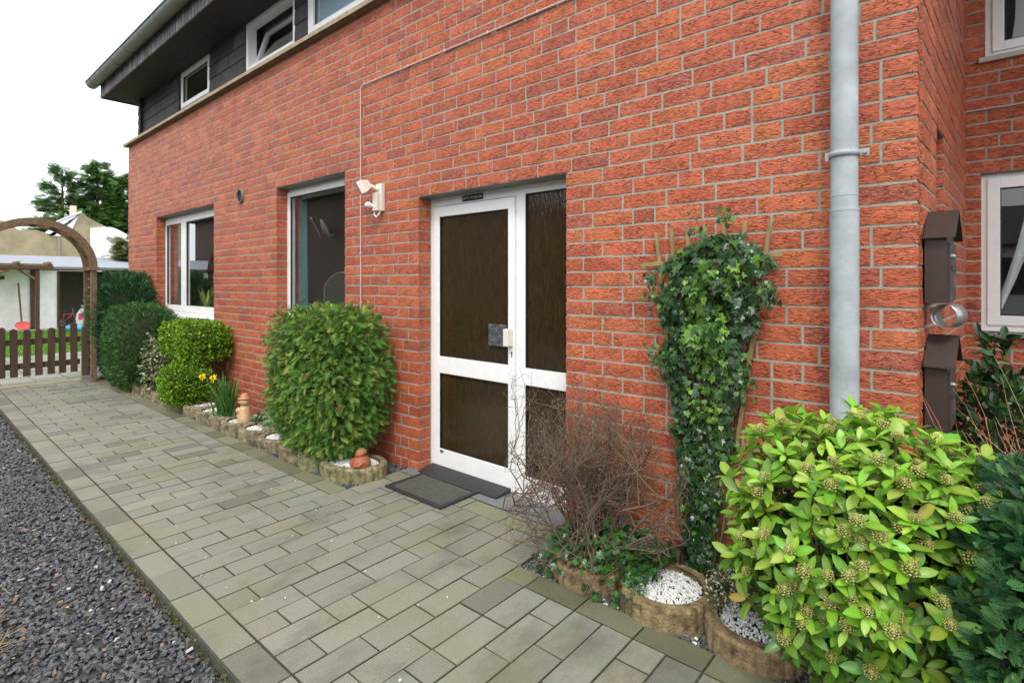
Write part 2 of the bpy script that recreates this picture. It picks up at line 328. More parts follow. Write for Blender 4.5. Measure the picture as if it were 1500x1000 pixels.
# ------------------------------------------------------------------ brick walls
CO = .083333; Z0 = .055   # course height and first bed joint
def brick_wall(name, O, U, L0, L1, H, holes, parent, seed=1, dep=.115, end_cap=False, back=.165):
    """wall seen from outside. O origin, U unit direction along it (outside = U turned by -90deg), u from L0 to L1.
    holes = [(u0,u1,z0,z1)]"""
    rr = random.Random(seed); U = Vector(U).normalized(); Nn = Vector((U.y, -U.x, 0)); O = Vector(O)
    mb = MB()
    def P(u, d, z): return O + U * u - Nn * d + Vector((0, 0, z))
    rows = int(math.ceil((H - Z0) / CO)) + 1
    prev = []
    for r in range(rows):
        zb = Z0 + (r - 1) * CO + .0062; zt = Z0 + r * CO - .0062
        if zt > H: zt = H
        if zb >= H - .01: break
        if zb < -.05: zb = -.05
        zc = (zb + zt) / 2
        segs = [(L0, L1)]
        for (a, b, c, d) in holes:
            if c < zc < d:
                n2 = []
                for s0, s1 in segs:
                    if b <= s0 or a >= s1: n2.append((s0, s1)); continue
                    if a > s0 + .02: n2.append((s0, a))
                    if b < s1 - .02: n2.append((b, s1))
                segs = n2
        joints = []
        for s0, s1 in segs:
            u = s0; first = True
            while u < s1 - .004:
                best = None
                for t in range(6):
                    w = rr.choice([.24, .24, .24, .24, .115, .24]) if not first else rr.choice([.115, .24, .1775])
                    e = u + w + .005
                    if all(abs(e - j) > .045 for j in prev): best = w; break
                    best = w
                w = best; e = u + w
                if s1 - e < .07: e = s1
                elif s1 - e < .12 and s1 - e > .0: e = s1 - .125 if s1 - .125 - u > .06 else s1
                first = False
                # brick with a torn, slightly uneven face
                nx = 6 if e - u > .15 else 4; nz = 3
                jit = rr.uniform(-.0015, .0015)
                vs = []; fs = []
                x0 = u + (0 if u == s0 else .0); x1 = e
                for k in range(nz + 1):
                    for i in range(nx + 1):
                        fu = i / nx; fz = k / nz
                        uu = x0 + (x1 - x0) * fu; zz = zb + (zt - zb) * fz
                        edge = (i in (0, nx)) or (k in (0, nz))
                        d = jit + rr.uniform(-.0012, .0012) + (.0014 if edge else 0)
                        if k in (0, nz) and 0 < i < nx: zz += rr.uniform(-.0012, .0012)
                        vs.append(P(uu, d, zz))
                n1 = nx + 1
                for k in range(nz):
                    for i in range(nx): fs.append((k * n1 + i, k * n1 + i + 1, (k + 1) * n1 + i + 1, (k + 1) * n1 + i))
                loop = [i for i in range(n1)] + [k * n1 + nx for k in range(1, nz + 1)] + [nz * n1 + i for i in range(nx - 1, -1, -1)] + [k * n1 for k in range(nz - 1, 0, -1)]
                base = len(vs)
                for q in loop:
                    v = vs[q]; vs.append(v - Nn * dep)
                for a_ in range(len(loop)):
                    b_ = (a_ + 1) % len(loop); fs.append((loop[b_], loop[a_], base + a_, base + b_))
                t = rr.random(); g = rr.gauss(0, 1)
                if t < .15: c = (1.08, 1.25, 1.05)       # orange ones
                elif t < .27: c = (.82, .86, 1.1)         # purple-brown ones
                else: c = (1 + .06 * g, 1 + .09 * g, 1 + .08 * g)
                mb.add(vs, fs, 0, c, False)
                joints.append(e + .005); u = e + .012
        prev = joints
    # mortar body, cut round the openings
    us = sorted({L0 + .004, L1 - .004} | {x for h in holes for x in (h[0] - .004, h[1] + .004)}); us = [u for u in us if L0 <= u <= L1]
    zs = sorted({-.1, H} | {x for h in holes for x in (h[2] - .002, h[3] + .002)}); zs = [z for z in zs if -.1 <= z <= H]
    def solid(uc, zc): return not any(a - .004 < uc < b + .004 and c - .002 < zc < d + .002 for a, b, c, d in holes)
    f0 = .0042
    S = [[solid((us[i] + us[i + 1]) / 2, (zs[k] + zs[k + 1]) / 2) for k in range(len(zs) - 1)] for i in range(len(us) - 1)]
    for i in range(len(us) - 1):
        for k in range(len(zs) - 1):
            if not S[i][k]: continue
            a, b, c, d = us[i], us[i + 1], zs[k], zs[k + 1]
            mb.add([P(a, f0, c), P(b, f0, c), P(b, f0, d), P(a, f0, d)], [(0, 1, 2, 3)], 1)
            mb.add([P(a, back, c), P(b, back, c), P(b, back, d), P(a, back, d)], [(3, 2, 1, 0)], 1)
            for (di, dk, e) in ((-1, 0, ((a, c), (a, d))), (1, 0, ((b, d), (b, c))), (0, -1, ((b, c), (a, c))), (0, 1, ((a, d), (b, d)))):
                i2, k2 = i + di, k + dk
                if 0 <= i2 < len(S) and 0 <= k2 < len(S[0]) and S[i2][k2]: continue
                (p, q) = e
                mb.add([P(p[0], f0, p[1]), P(p[0], back, p[1]), P(q[0], back, q[1]), P(q[0], f0, q[1])], [(0, 1, 2, 3)], 1)
    return mb.build(name, [M['brick'], M['mortar']], parent)

house = empty('brick_house', (-5.4, 0, 0), 'long red brick house with dark clad upper floor, white framed windows and a galvanised downpipe', 'house')
XL = -10.693; XR = -.159; HW = 3.68
T24 = Z0 + 24 * CO; T28 = Z0 + 28 * CO; B10 = Z0 + 10 * CO
DOOR = (-3.167, -1.817, -.2, T24); W2 = (-5.44, -4.17, B10, T28); W1 = (-9.253, -7.08, B10, T28)
VENT = (-6.38, -6.21)
brick_wall('wall', (0, 0, 0), (1, 0, 0), XL, XR, HW, [DOOR, W2, W1], house, 3)
# return wall (runs back from the corner), starts behind the corner bricks
RD = Vector((.129, 2.15, 0)).normalized(); RO = Vector((XR, 0, 0))
NZ = Z0 + 25 * CO
sw = brick_wall('side_wall', RO, RD, .125, 2.16, 4.2, [(.575, .87, .3, NZ)], house, 5)
# back wing wall
FY = 2.15
FW = (.045, 1.5, 1.055, Z0 + 25 * CO - .02); FU = (.06, 1.5, 2.90, 4.15)
FWh = (.045, 1.5, Z0 + 12 * CO, Z0 + 24 * CO + CO); FUh = (.065, 1.5, Z0 + 34 * CO, 4.6)
brick_wall('wing_wall', (0, FY, 0), (1, 0, 0), -.05, 2.6, 4.3, [FWh, FUh], house, 9)
# niche back in the return wall
mb = MB(); a = RO + RD * .56; b = RO + RD * .89; back = Vector((-.2, 0.0, 0))
mb.add([a + back, b + back, b + back + Vector((0, 0, 2.3)), a + back + Vector((0, 0, 2.3))], [(0, 1, 2, 3)]); mb.build('niche_panel', M['gasket'], house)

# lintel undersides
for (a, b, z, y) in ((DOOR[0], DOOR[1], T24, 0), (W2[0], W2[1], T28, 0), (W1[0], W1[1], T28, 0), (FWh[0], FWh[1], FWh[3], FY)):
    mb = MB(); mb.box(a - .003, b + .003, y + .012, y + .15, z - .003, z + .02); mb.build('lintel', M['grey_metal'], house)

# ledge board above the brickwork
mb = MB(); mb.box(XL - .04, XR + .06, -.065, .16, HW, HW + .028, b=.004); mb.build('ledge', M['ledge'], house)
mb = MB(); mb.box(XL - .045, XR + .065, -.07, -.064, HW - .006, HW + .034); mb.box(XL - .04, XR + .06, -.05, .0, HW - .012, HW - .002, 0, (.5, .5, .5)); mb.build('ledge_edging', M['ledge'], house)

# ------------------------------------------------------------------ windows and door
def framed(mb, x0, x1, y0, y1, z0, z1, w, b=.004, wt=None, wb=None):
    wt = w if wt is None else wt; wb = w if wb is None else wb
    mb.box(x0, x0 + w, y0, y1, z0, z1, b=b); mb.box(x1 - w, x1, y0, y1, z0, z1, b=b)
    mb.box(x0 + w - .001, x1 - w + .001, y0 + .0005, y1 - .0005, z1 - wt, z1 - .0005, b=b); mb.box(x0 + w - .001, x1 - w + .001, y0 + .0005, y1 - .0005, z0 + .0005, z0 + wb, b=b)

def glazing(x0, x1, z0, z1, y, parent, m='glass'):
    mb = MB(); mb.add([(x0, y, z0), (x1, y, z0), (x1, y, z1), (x0, y, z1)], [(0, 1, 2, 3)]); p = mb.build('pane', M[m], parent)
    g = MB(); framed(g, x0 - .002, x1 + .002, y - .014, y - .002, z0 - .002, z1 + .002, .008, 0); g.build('gasket', M['gasket'], parent)
    return p

# kitchen window (two lights)
def fixed_window(x0, x1, z0, z1, y, lights, parent, fw=.055, sw_=.06, top=.06, bot=.07):
    mb = MB(); framed(mb, x0, x1, y, y + .07, z0, z1, fw, wt=top, wb=bot); win = mb.build('window', M['white'], parent)
    for (a, b) in lights:
        s = MB(); framed(s, a, b, y - .014, y + .05, z0 + bot - .008, z1 - top + .008, sw_); sa = s.build('sash', M['white'], win)
        glazing(a + sw_, b - sw_, z0 + bot + sw_ - .008, z1 - top - sw_ + .008, y + .012, win)
    return win
w1 = fixed_window(-9.36, -7.06, .965, T28 + .01, .135, [(-9.31, -8.51), (-8.50, -7.10)], house, fw=.06, sw_=.085, top=.05, bot=.05)
mb = MB(); mb.box(-9.26, -7.07, .03, .135, .900, .962, b=.006); mb.build('sill', M['white'], w1)
w2 = fixed_window(-5.50, -4.15, .965, T28 + .01, .13, [(-5.45, -4.20)], house, fw=.06, sw_=.055, top=.05, bot=.05)
mb = MB(); mb.box(-5.44, -4.17, .03, .13, .900, .962, b=.006); mb.build('sill', M['white'], w2)
# wing windows
w3 = fixed_window(.03, 1.52, 1.085, T24 + CO + .005, FY + .06, [(.075, 1.47)], house, fw=.05, sw_=.065, top=.05, bot=.05)
mb = MB(); mb.box(.03, 1.53, FY - .03, FY + .1, 1.052, 1.082, b=.005); mb.build('sill', M['grey_metal'], w3)
w4 = fixed_window(.05, 1.52, 2.905, 4.5, FY + .06, [(.10, 1.47)], house, fw=.05, sw_=.06, top=.05, bot=.05)
mb = MB(); mb.box(.03, 1.53, FY - .03, FY + .1, 2.868, 2.902, 0, (2.2, 2.2, 2.1), b=.005); mb.build('sill', M['grey_metal'], w4)
# net curtains in the wing windows
def drape(x0, x1, z0, z1, y, m, parent, n=26, amp=.02, slant=0, name='curtain', col=(1, 1, 1)):
    vs = []; fs = []
    for k in range(9):
        t = k / 8
        for i in range(n + 1):
            f = i / n
            x = x0 + (x1 - x0) * (f * (1 - slant * (1 - t)) + 0) ; vs.append((x, y + amp * math.sin(f * n * 1.9 + t * .6), z0 + (z1 - z0) * t))
    for k in range(8):
        for i in range(n): a = k * (n + 1) + i; fs.append((a, a + 1, a + n + 2, a + n + 1))
    mb = MB(); mb.add(vs, fs, 0, col, True); return mb.build(name, m, parent)
def band(pts, wd, y, parent, col):
    vs = []; fs = []
    for i, (x, z) in enumerate(pts):
        for j in range(5): vs.append((x + wd[i] * j / 4, y + .012 * math.sin(j * 1.8 + i), z))
    for i in range(len(pts) - 1):
        for j in range(4): a = i * 5 + j; fs.append((a, a + 1, a + 6, a + 5))
    mb = MB(); mb.add(vs, fs, 0, col, True); mb.build('curtain', M['plain'], parent)
band([(.075, 1.12), (.12, 1.25), (.17, 1.42), (.22, 1.62), (.26, 1.82), (.28, 2.05)], [.035, .04, .05, .06, .08, .10], FY + .2, w3, (.8, .82, .82))
band([(.40, 1.12), (.36, 1.5), (.34, 2.05)], [1, 1, 1], FY + .22, w3, (.5, .5, .5))
band([(.19, 2.95), (.22, 3.2), (.24, 4.3)], [.9, .9, .9], FY + .2, w4, (.8, .8, .78))
drape(-5.75, -5.26, .95, 2.4, .24, M['curtain'], w2, n=18)
drape(-9.3, -8.85, .95, 2.4, .24, M['plain'], w1, n=16, col=(.30, .25, .24))

# entrance: frame with side light, door leaf
DY = .13
mb = MB()
mb.box(-3.18, -3.13, DY, DY + .07, -.02, T24 + .01, b=.004)                # left post
mb.box(-3.131, -2.311, DY + .0005, DY + .0695, 1.99, T24 + .009, b=.004)     # head over leaf
mb.box(-2.312, -2.235, DY + .0, DY + .07, -.02, T24 + .01, b=.004)          # mullion
mb.box(-1.85, -1.79, DY, DY + .07, -.02, T24 + .01, b=.004)
for z0, z1 in ((-.02, .135), (.735, .848), (1.995, T24 + .009)):
    mb.box(-2.236, -1.849, DY + .0005, DY + .0695, z0, z1, b=.004)
door = mb.build('entrance_door', M['white'], house)
glazing(-2.235, -1.85, .135, .735, DY + .02, door, 'figured'); glazing(-2.235, -1.85, .848, 1.995, DY + .02, door, 'figured')
mb = MB(); dz = .006
x0, x1 = -3.127, -2.316
mb.box(x0, x0 + .062, DY - .012, DY + .05, dz, 1.985, b=.004); mb.box(x1 - .058, x1, DY - .012, DY + .05, dz, 1.985, b=.004)
for z0, z1 in ((dz + .001, .158), (.728, .855), (1.908, 1.984)): mb.box(x0 + .061, x1 - .057, DY - .0115, DY + .0495, z0, z1, b=.004)
leaf = mb.build('door_leaf', M['white'], door)
glazing(x0 + .062, x1 - .058, .158, .728, DY + .008, door, 'figured'); glazing(x0 + .062, x1 - .058, .855, 1.908, DY + .008, door, 'figured')
mb = MB(); mb.box(-2.376, -2.330, DY - .062, DY - .014, .985, 1.10, b=.005); mb.box(-2.366, -2.340, DY - .03, DY - .012, 1.0, 1.085); mb.build('handle', M['cream'], door)
mb = MB(); mb.tube([(-2.340, DY - .0135, .94), (-2.340, DY - .0115, .94)], .008, 12, col=(.05, .05, .05)); mb.box(-2.3435, -2.3365, DY - .0135, DY - .0115, .91, .938, 0, (.05, .05, .05)); mb.build('keyhole', M['plain'], door)
# crumpled foil patch stuck on the pane next to the handle
foil = mat('crumpled_foil', (.16, .17, .19), .28, .7, metal=.6, vcol=False, noise=.5, nscale=60, bump=1, bscale=75, bdist=.006)
mb = MB(); n = 10; vs = [(-2.555 + .17 * i / n, DY - .009 + rnd.uniform(-.003, .003), .975 + .15 * k / n) for k in range(n + 1) for i in range(n + 1)]
fs = [(k * (n + 1) + i, k * (n + 1) + i + 1, (k + 1) * (n + 1) + i + 1, (k + 1) * (n + 1) + i) for k in range(n) for i in range(n)]
mb.add(vs, fs, 0, (1, 1, 1), True); mb.build('foil_patch', foil, door)
mb = MB(); mb.box(-3.055, -3.02, DY - .014, DY - .012, .128, .15, 0, (.12, .12, .12)); mb.build('maker_plate', M['plain'], door)
# blessing sticker over the leaf
mb = MB(); mb.box(-2.825, -2.615, DY - .003, DY - .0005, 2.000, 2.044, 0, (.012, .012, .016)); st = mb.build('blessing_sticker', M['plain'], door)
def text(body, size, loc, rot, m, parent, name='lettering', ext=.0005):
    cu = bpy.data.curves.new(name, 'FONT'); cu.body = body; cu.size = size; cu.extrude = ext; cu.align_x = 'CENTER'; cu.align_y = 'CENTER'
    o = bpy.data.objects.new('tmp', cu); COL.objects.link(o)
    dg = bpy.context.evaluated_depsgraph_get(); me = bpy.data.meshes.new_from_object(o.evaluated_get(dg)); bpy.data.objects.remove(o)
    T = Matrix.LocRotScale(Vector(loc), Euler(rot), None); me.transform(T)
    return link(name, me, m, parent)
white_ink = mat('white_ink', (.7, .7, .68), .6, vcol=False)
text('20*C+M+B+20', .031, (-2.72, DY - .0045, 2.0225), (R(90), 0, 0), white_ink, st)

# interior shell
mb = MB()
def inroom(x0, x1, y0, y1, z0, z1):
    vs = [(x, y, z) for z in (z0, z1) for y in (y0, y1) for x in (x0, x1)]
    mb.add(vs, [(0, 1, 3, 2), (4, 6, 7, 5), (2, 3, 7, 6), (0, 2, 6, 4), (1, 5, 7, 3)])
inroom(-10.4, -6.6, .18, 2.6, .05, 2.6); inroom(-6.4, -3.6, .18, 2.6, .05, 2.6)
inroom(-10.4, -1.0, .30, 2.6, 3.70, 4.45)
inroom(-.10, 2.6, FY + .18, FY + 2.6, .4, 2.6); inroom(-.10, 2.6, FY + .18, FY + 2.6, 2.7, 4.7)
mb.build('inner_room', M['interior'], house)
# outer shell walls that close the house
mb = MB()
mb.add([(XL + .01, .02, -.1), (XL + .01, 6, -.1), (XL + .01, 6, 3.68), (XL + .01, .02, 3.68)], [(0, 1, 2, 3)])
mb.add([(XL + .01, 6, -.1), (3, 6, -.1), (3, 6, 4.3), (XL + .01, 6, 4.3)], [(0, 1, 2, 3)])
mb.add([(2.58, 6, -.1), (2.58, FY + .01, -.1), (2.58, FY + .01, 4.3), (2.58, 6, 4.3)], [(0, 1, 2, 3)])
mb.build('rear_wall', M['redbrick_far'], house)

# ------------------------------------------------------------------ upper floor
CY = .10
mb = MB(); rr = random.Random(4)
solidx = [(-10.52, -8.60), (-7.47, -6.40), (-5.24, -4.98)]
for (a, b) in solidx:
    mb = MB(); z = 3.70; k = 0; a0 = a
    while z < 4.41:
        h = min(.165, 4.412 - z); x = a - (.15 * (k % 2))
        while x < b:
            xa = max(a, x); xb = min(b, x + .30)
            if xb - xa > .01:
                c = rr.uniform(.75, 1.35) * (1.7 if a0 == -7.47 and rr.random() < .6 else 1); t = rr.uniform(0, .002)
                mb.add([(xa + .001, CY - .012 - t, z), (xb - .001, CY - .012 - t, z), (xb - .001, CY - .002 - t, z + h), (xa + .001, CY - .002 - t, z + h),
                        (xa + .001, CY + .01, z), (xb - .001, CY + .01, z), (xb - .001, CY + .01, z + h), (xa + .001, CY + .01, z + h)],
                       [(0, 1, 2, 3), (4, 0, 3, 7), (1, 5, 6, 2), (4, 5, 1, 0), (3, 2, 6, 7)], 0, (c, c, c * 1.02))
            x += .30
        z += .165; k += 1
    mb.box(a, b, CY + .012, CY + .19, 3.7, 4.41); mb.build('cladding', M['slate'], house)
mb = MB(); mb.box(XL + .16, XL + .17, CY, 5.5, 3.70, 4.42); mb.build('cladding', M['slate'], house)
mb = MB(); mb.box(-1.0, .9, CY, CY + .19, 3.7, 4.41); mb.build('cladding', M['slate'], house)
mb = MB(); mb.box(-10.33, -10.24, CY - .05, CY - .014, 3.70, 4.41, 0, (.5, .5, .6)); mb.build('downspout_box', M['slate'], house)
# weather stains on the cladding beside the tilted window are a separate pale crust
# upper windows
u1 = fixed_window(-8.60, -7.47, 3.86, 4.41, CY + .02, [(-8.55, -7.52)], house, fw=.05, sw_=.06, top=.04, bot=.04)
mb = MB(); framed(mb, -6.40, -5.24, CY + .0, CY + .10, 3.82, 4.41, .055, wt=.05, wb=.08); u2 = mb.build('window', M['white'], house)
# tilted (hopper) sash
T = Matrix.Translation((0, CY + .05, 3.885)) @ Matrix.Rotation(R(-17), 4, 'X')
s = MB()
for bx in ((-6.345, -6.285, 0, .53), (-5.355, -5.295, 0, .53), (-6.29, -5.35, 0, .06), (-6.29, -5.35, .47, .53)):
    s.box(bx[0], bx[1], 0, .05, bx[2], bx[3], M=T, b=.003)
sash = s.build('sash', M['white'], u2)
s = MB(); s.add([(-6.285, .02, .06), (-5.355, .02, .06), (-5.355, .02, .47), (-6.285, .02, .47)], [(0, 1, 2, 3)], M=T); s.build('pane', M['glass'], u2)
mb = MB(); framed(mb, -4.98, -3.2, CY - .005, CY + .08, 3.77, 4.41, .10, wt=.06, wb=.145); u3 = mb.build('window', M['white'], house)
glazing(-4.88, -3.3, 3.915, 4.35, CY + .03, u3)
skyreflm = mat('blue_grey_sky_reflection', (.45, .60, .75), .6, vcol=False)
mb = MB(); mb.box(-4.86, -3.3, CY + .045, CY + .05, 3.92, 4.35); mb.build('sky_reflection', skyreflm, u3)  # sheet behind the pane, painted as the sky's reflection in the glass
mb = MB(); framed(mb, -3.2, -1.0, CY - .005, CY + .08, 3.77, 4.41, .10, wt=.06, wb=.145); u4 = mb.build('window', M['white'], house)
glazing(-3.1, -1.1, 3.915, 4.35, CY + .03, u4)
# eaves
mb = MB(); mb.box(XL - .02, 1.2, -.355, CY + .2, 4.412, 4.43); mb.build('soffit', M['slate'], house)
mb = MB(); x = XL - .02; rr = random.Random(8)
while x < 1.2:
    c = rr.uniform(3.5, 6); mb.box(x + .008, x + .092, -.372 - rr.uniform(0, .003), -.356, 4.40, 4.625, 0, (c * .98, c * .97, c)); x += .1
mb.box(XL - .035, XL - .021, -.372, CY + .1, 4.40, 4.47, 0, (1.2, 1.2, 1.2))
mb.box(XL - .02, 1.2, -.355, -.335, 4.432, 4.62)
mb.build('fascia', M['slate'], house)
mb = MB()
prof = [(-.085 * math.cos(t), -.085 * math.sin(t)) for t in [math.pi * i / 10 for i in range(11)]]
GX0, GX1, GYc, GZ = XL - .13, 1.2, -.462, 4.635
vs = []; fs = []
for x in (GX0, GX1):
    for (a, b) in prof: vs.append((x, GYc + a, GZ + b))
    for (a, b) in prof: vs.append((x, GYc + a * .95, GZ + b * .95 + .002))
for i in range(10): fs += [(i, i + 1, 22 + i + 1, 22 + i), (11 + i, 33 + i, 33 + i + 1, 11 + i + 1)]
mb.add(vs, fs, 0, (1, 1, 1), True)
mb.add([vs[i] for i in range(11)], [list(range(11))])
mb.tube([(GX0, GYc - .088, GZ + .004), (GX1, GYc - .088, GZ + .004)], .010, 8)
gut = mb.build('gutter', M['gutter'], house)
x = GX0 + .25
while x < -3:
    k = MB(); pts = [(x, GYc + a * 1.03, GZ + b * 1.03) for a, b in prof]; k.tube(pts, .006, 5); x += .62; k.build('gutter_strap', M['gutter'], gut)
# roof slope with tiles (one sheet with a stepped surface)
mb = MB(); y = -.40; z = 4.66
for i in range(14):
    mb.box(GX0 + .1, 3.0, y, y + .36, z - .02, z + .02, M=Matrix.Translation((0, 0, 0))); y += .30; z += .20
mb.add([(GX0 + .1, -.38, 4.62), (3, -.38, 4.62), (3, 4.0, 7.5), (GX0 + .1, 4.0, 7.5)], [(0, 1, 2, 3), (3, 2, 1, 0)])
mb.build('roof', M['rooftile'], house)

# downpipe with bracket
mb = MB(); PX, PY = -.392, -.085
mb.tube([(PX, PY, 1.665), (PX, PY, 4.55)], .0485, 28); mb.tube([(PX, PY, -.02), (PX, PY, 1.70)], .0515, 28)
mb.tube([(PX, PY, 1.755), (PX, PY, 1.762)], .0496, 28); mb.tube([(PX, PY, 1.695), (PX, PY, 1.703)], .0528, 28)
dp = mb.build('downpipe', M['zinc'], house)
mb = MB(); mb.lathe([(.049, -.012), (.0545, -.012), (.0545, .012), (.049, .012)], 28, Matrix.Translation((PX, PY, 1.925)))
mb.box(PX + .052, PX + .085, PY - .004, PY + .004, 1.912, 1.938); mb.tube([(PX + .072, PY - .02, 1.925), (PX + .072, PY + .02, 1.925)], .008, 8)
mb.box(PX - .068, PX - .052, PY - .004, PY + .004, 1.905, 1.94); mb.tube([(PX, PY + .04, 1.925), (PX, .01, 1.925)], .006, 8)
mb.build('bracket', M['zinc'], dp)

# vent pipe end
mb = MB(); Mv = Matrix.Translation((-6.295, -.012, 2.389)) @ Matrix.Rotation(R(90), 4, 'X')
mb.lathe([(.068, -.02), (.070, .012), (.080, .012), (.080, -.02)], 28, Mv); mb.lathe([(0.001, -.005), (.068, -.005)], 28, Mv, 1)
mb.build('vent', [mat('vent_rim', (.16, .14, .12), .6, vcol=False), M['gasket']], house)

# surface cable
mb = MB(); e = .03
mb.tube([(-3.91, -.010, .2), (-3.91, -.010, 3.068 - e), (-3.90, -.010, 3.068 - .009), (-3.91 + e, -.010, 3.068), (XR + .012, -.010, 3.068)], .0062, 6)
mb.tube([(XR + .012, -.010, 3.068), (XR + .012 + .0, .02, 3.068)], .0062, 6)
for x in np.arange(-3.7, -.3, .42): mb.box(x - .006, x + .006, -.018, 0, 3.060, 3.078)
for z in np.arange(.4, 3.0, .42): mb.box(-3.919, -3.901, -.018, 0, z - .005, z + .005)
cab = mb.build('surface_cable', mat('pink_white_cable', (.62, .47, .42), .5, vcol=False), house)
mb = MB(); mb.tube([(-.035, FY - .01, 2.56), (.9, FY - .01, 2.56)], .006, 6)
for x in (.06, .3, .6): mb.box(x - .006, x + .006, FY - .018, FY, 2.553, 2.569)
mb.build('surface_cable', mat('grey_cable', (.45, .43, .38), .5, vcol=False), house)

# ------------------------------------------------------------------ wall lamp with sensor
lamp = empty('security_lamp', (-3.63, 0, 2.1), 'cream outdoor floodlight with white motion sensor on the brick wall left of the door', 'lamp')
mb = MB(); mb.box(-3.665, -3.585, -.035, 0, 1.985, 2.205, b=.006); mb.box(-3.655, -3.595, -.072, -.034, 1.985, 2.13, b=.005); mb.build('backplate', M['cream'], lamp)
Tl = Matrix.Translation((-3.685, -.13, 2.175)) @ Matrix.Rotation(R(-32), 4, 'Z') @ Matrix.Rotation(R(28), 4, 'X')
mb = MB()
mb.poly([(-.065, -.05), (.065, -.05), (.065, .05), (-.065, .05)], -.045, .0, 'y', M=Tl)
mb.add([Tl @ Vector(p) for p in ((-.065, 0, -.05), (.065, 0, -.05), (.065, 0, .05), (-.065, 0, .05), (-.04, .05, -.03), (.04, .05, -.03), (.04, .05, .03), (-.04, .05, .03))],
       [(0, 1, 5, 4), (1, 2, 6, 5), (2, 3, 7, 6), (3, 0, 4, 7), (4, 5, 6, 7)])
mb.tube([Tl @ Vector((0, .04, 0)), (-3.63, -.035, 2.16)], .015, 10)
head = mb.build('lamp_head', M['cream'], lamp)
mb = MB(); mb.box(-.054, .054, -.047, -.0452, -.040, .040, M=Tl); mb.build('reflector_window', mat('lamp_glass', (.22, .22, .18), .12, .6, metal=.5, vcol=False), lamp)
mb = MB(); mb.ball((-3.675, -.095, 2.035), (.030, .03, .026), 14); mb.tube([(-3.66, -.08, 2.03), (-3.64, -.055, 2.02)], .013, 8); mb.build('sensor', M['white'], lamp)
mb = MB(); mb.tube([(-3.655, -.05, 1.99), (-3.652, -.055, 1.955), (-3.63, -.05, 1.937), (-3.608, -.045, 1.955), (-3.605, -.03, 1.99)], .006, 8); mb.build('cable_loop', M['white'], lamp)

# ------------------------------------------------------------------ mailboxes and paper ring on the return wall
def RP(t, out, z):  # point on return wall, out = away from it
    n = Vector((RD.y, -RD.x, 0)); p = RO + RD * t + n * out; return Vector((p.x, p.y, z))
def mailbox(zr, label):
    T0 = Matrix.Translation(RP(.12, .006, zr)) @ Matrix.Rotation(math.atan2(RD.y, RD.x) - math.pi / 2, 4, 'Z')
    # local: x out of the wall, y along it, z up from eave line
    o = empty('mailbox', RP(.25, 0, zr - .27), label, 'mailbox', 'brown mailboxes on the side wall')
    mb = MB(); mb.poly([(.0, -.262), (.27, -.262), (.27, .002), (.135, .10), (.0, .002)], 0, .070, 'x', M=T0)
    mb.poly([(.02, -.255), (.25, -.255), (.25, -.02), (.02, -.02)], .070, .078, 'x', M=T0)
    mb.build('body', M['mailbox'], o)
    mb = MB()
    for sgn in (0, 1):
        pts = [(-.022, -.004), (.135, .112), (.135, .118), (-.022, .003)] if not sgn else [(.292, -.004), (.135, .112), (.135, .118), (.292, .003)]
        mb.poly(pts if not sgn else pts[::-1], -.003, .098, 'x', M=T0)
    mb.build('roof', M['mailbox'], o)
    mb = MB(); mb.ball((.084, .06, -.075), .010, 10, M=T0); mb.tube([T0 @ Vector((.076, .06, -.075)), T0 @ Vector((.082, .06, -.075))], .012, 10); mb.build('lock', M['steel'], o)
    mb = MB(); mb.box(.078, .084, .05, .22, -.13, -.112, M=T0); mb.box(.078, .082, .09, .18, -.2, -.15, 0, (2, 2, 2), M=T0); mb.build('slot_flap', M['mailbox'], o)
    return o
mailbox(1.588, 'upper brown sheet metal mailbox with pitched roof beside the house corner')
mailbox(1.075, 'lower brown sheet metal mailbox with pitched roof behind the bright green shrub')
o = empty('newspaper_ring', RP(.28, 0, 1.27), 'shiny steel newspaper ring on the side wall between the two brown mailboxes', 'newspaper holder')
mb = MB(); k = 32; vs = []; fs = []
c0 = RP(.20, .075, 1.275); RZ = Matrix.Rotation(R(-24), 3, 'Z')
for ii, (yy, sc) in enumerate(((0, 1), (.10, 1), (.10, .97), (0, .97))):
    for j in range(k):
        t = 2 * math.pi * j / k; vs.append(c0 + RZ @ Vector((.047 * sc * math.cos(t), (yy - .05) * .8, .047 * sc * math.sin(t))))
for ii in range(4):
    for j in range(k): fs.append((ii * k + j, ii * k + (j + 1) % k, ((ii + 1) % 4) * k + (j + 1) % k, ((ii + 1) % 4) * k + j))
mb.add(vs, fs, 0, (1, 1, 1), True); mb.build('ring', M['steel'], o)

# ------------------------------------------------------------------ ground
def sheet(name, x0, x1, y0, y1, z, m, kind='structure', n=1):
    mb = MB()
    mb.add([(x0, y0, z), (x1, y0, z), (x1, y1, z), (x0, y1, z)], [(0, 1, 2, 3)]); o = mb.build(name, m); return tag(o, None, None, None, kind)
sheet('ground', -220, 160, -180, 180, -.085, M['soil'])
sheet('garden_bed', -9.9, 2.6, -.62, 2.2, -.03, M['soil'])
sheet('gravel_ground', -9.7, 6, -7.5, -1.77, -.065, M['gravelbed'])

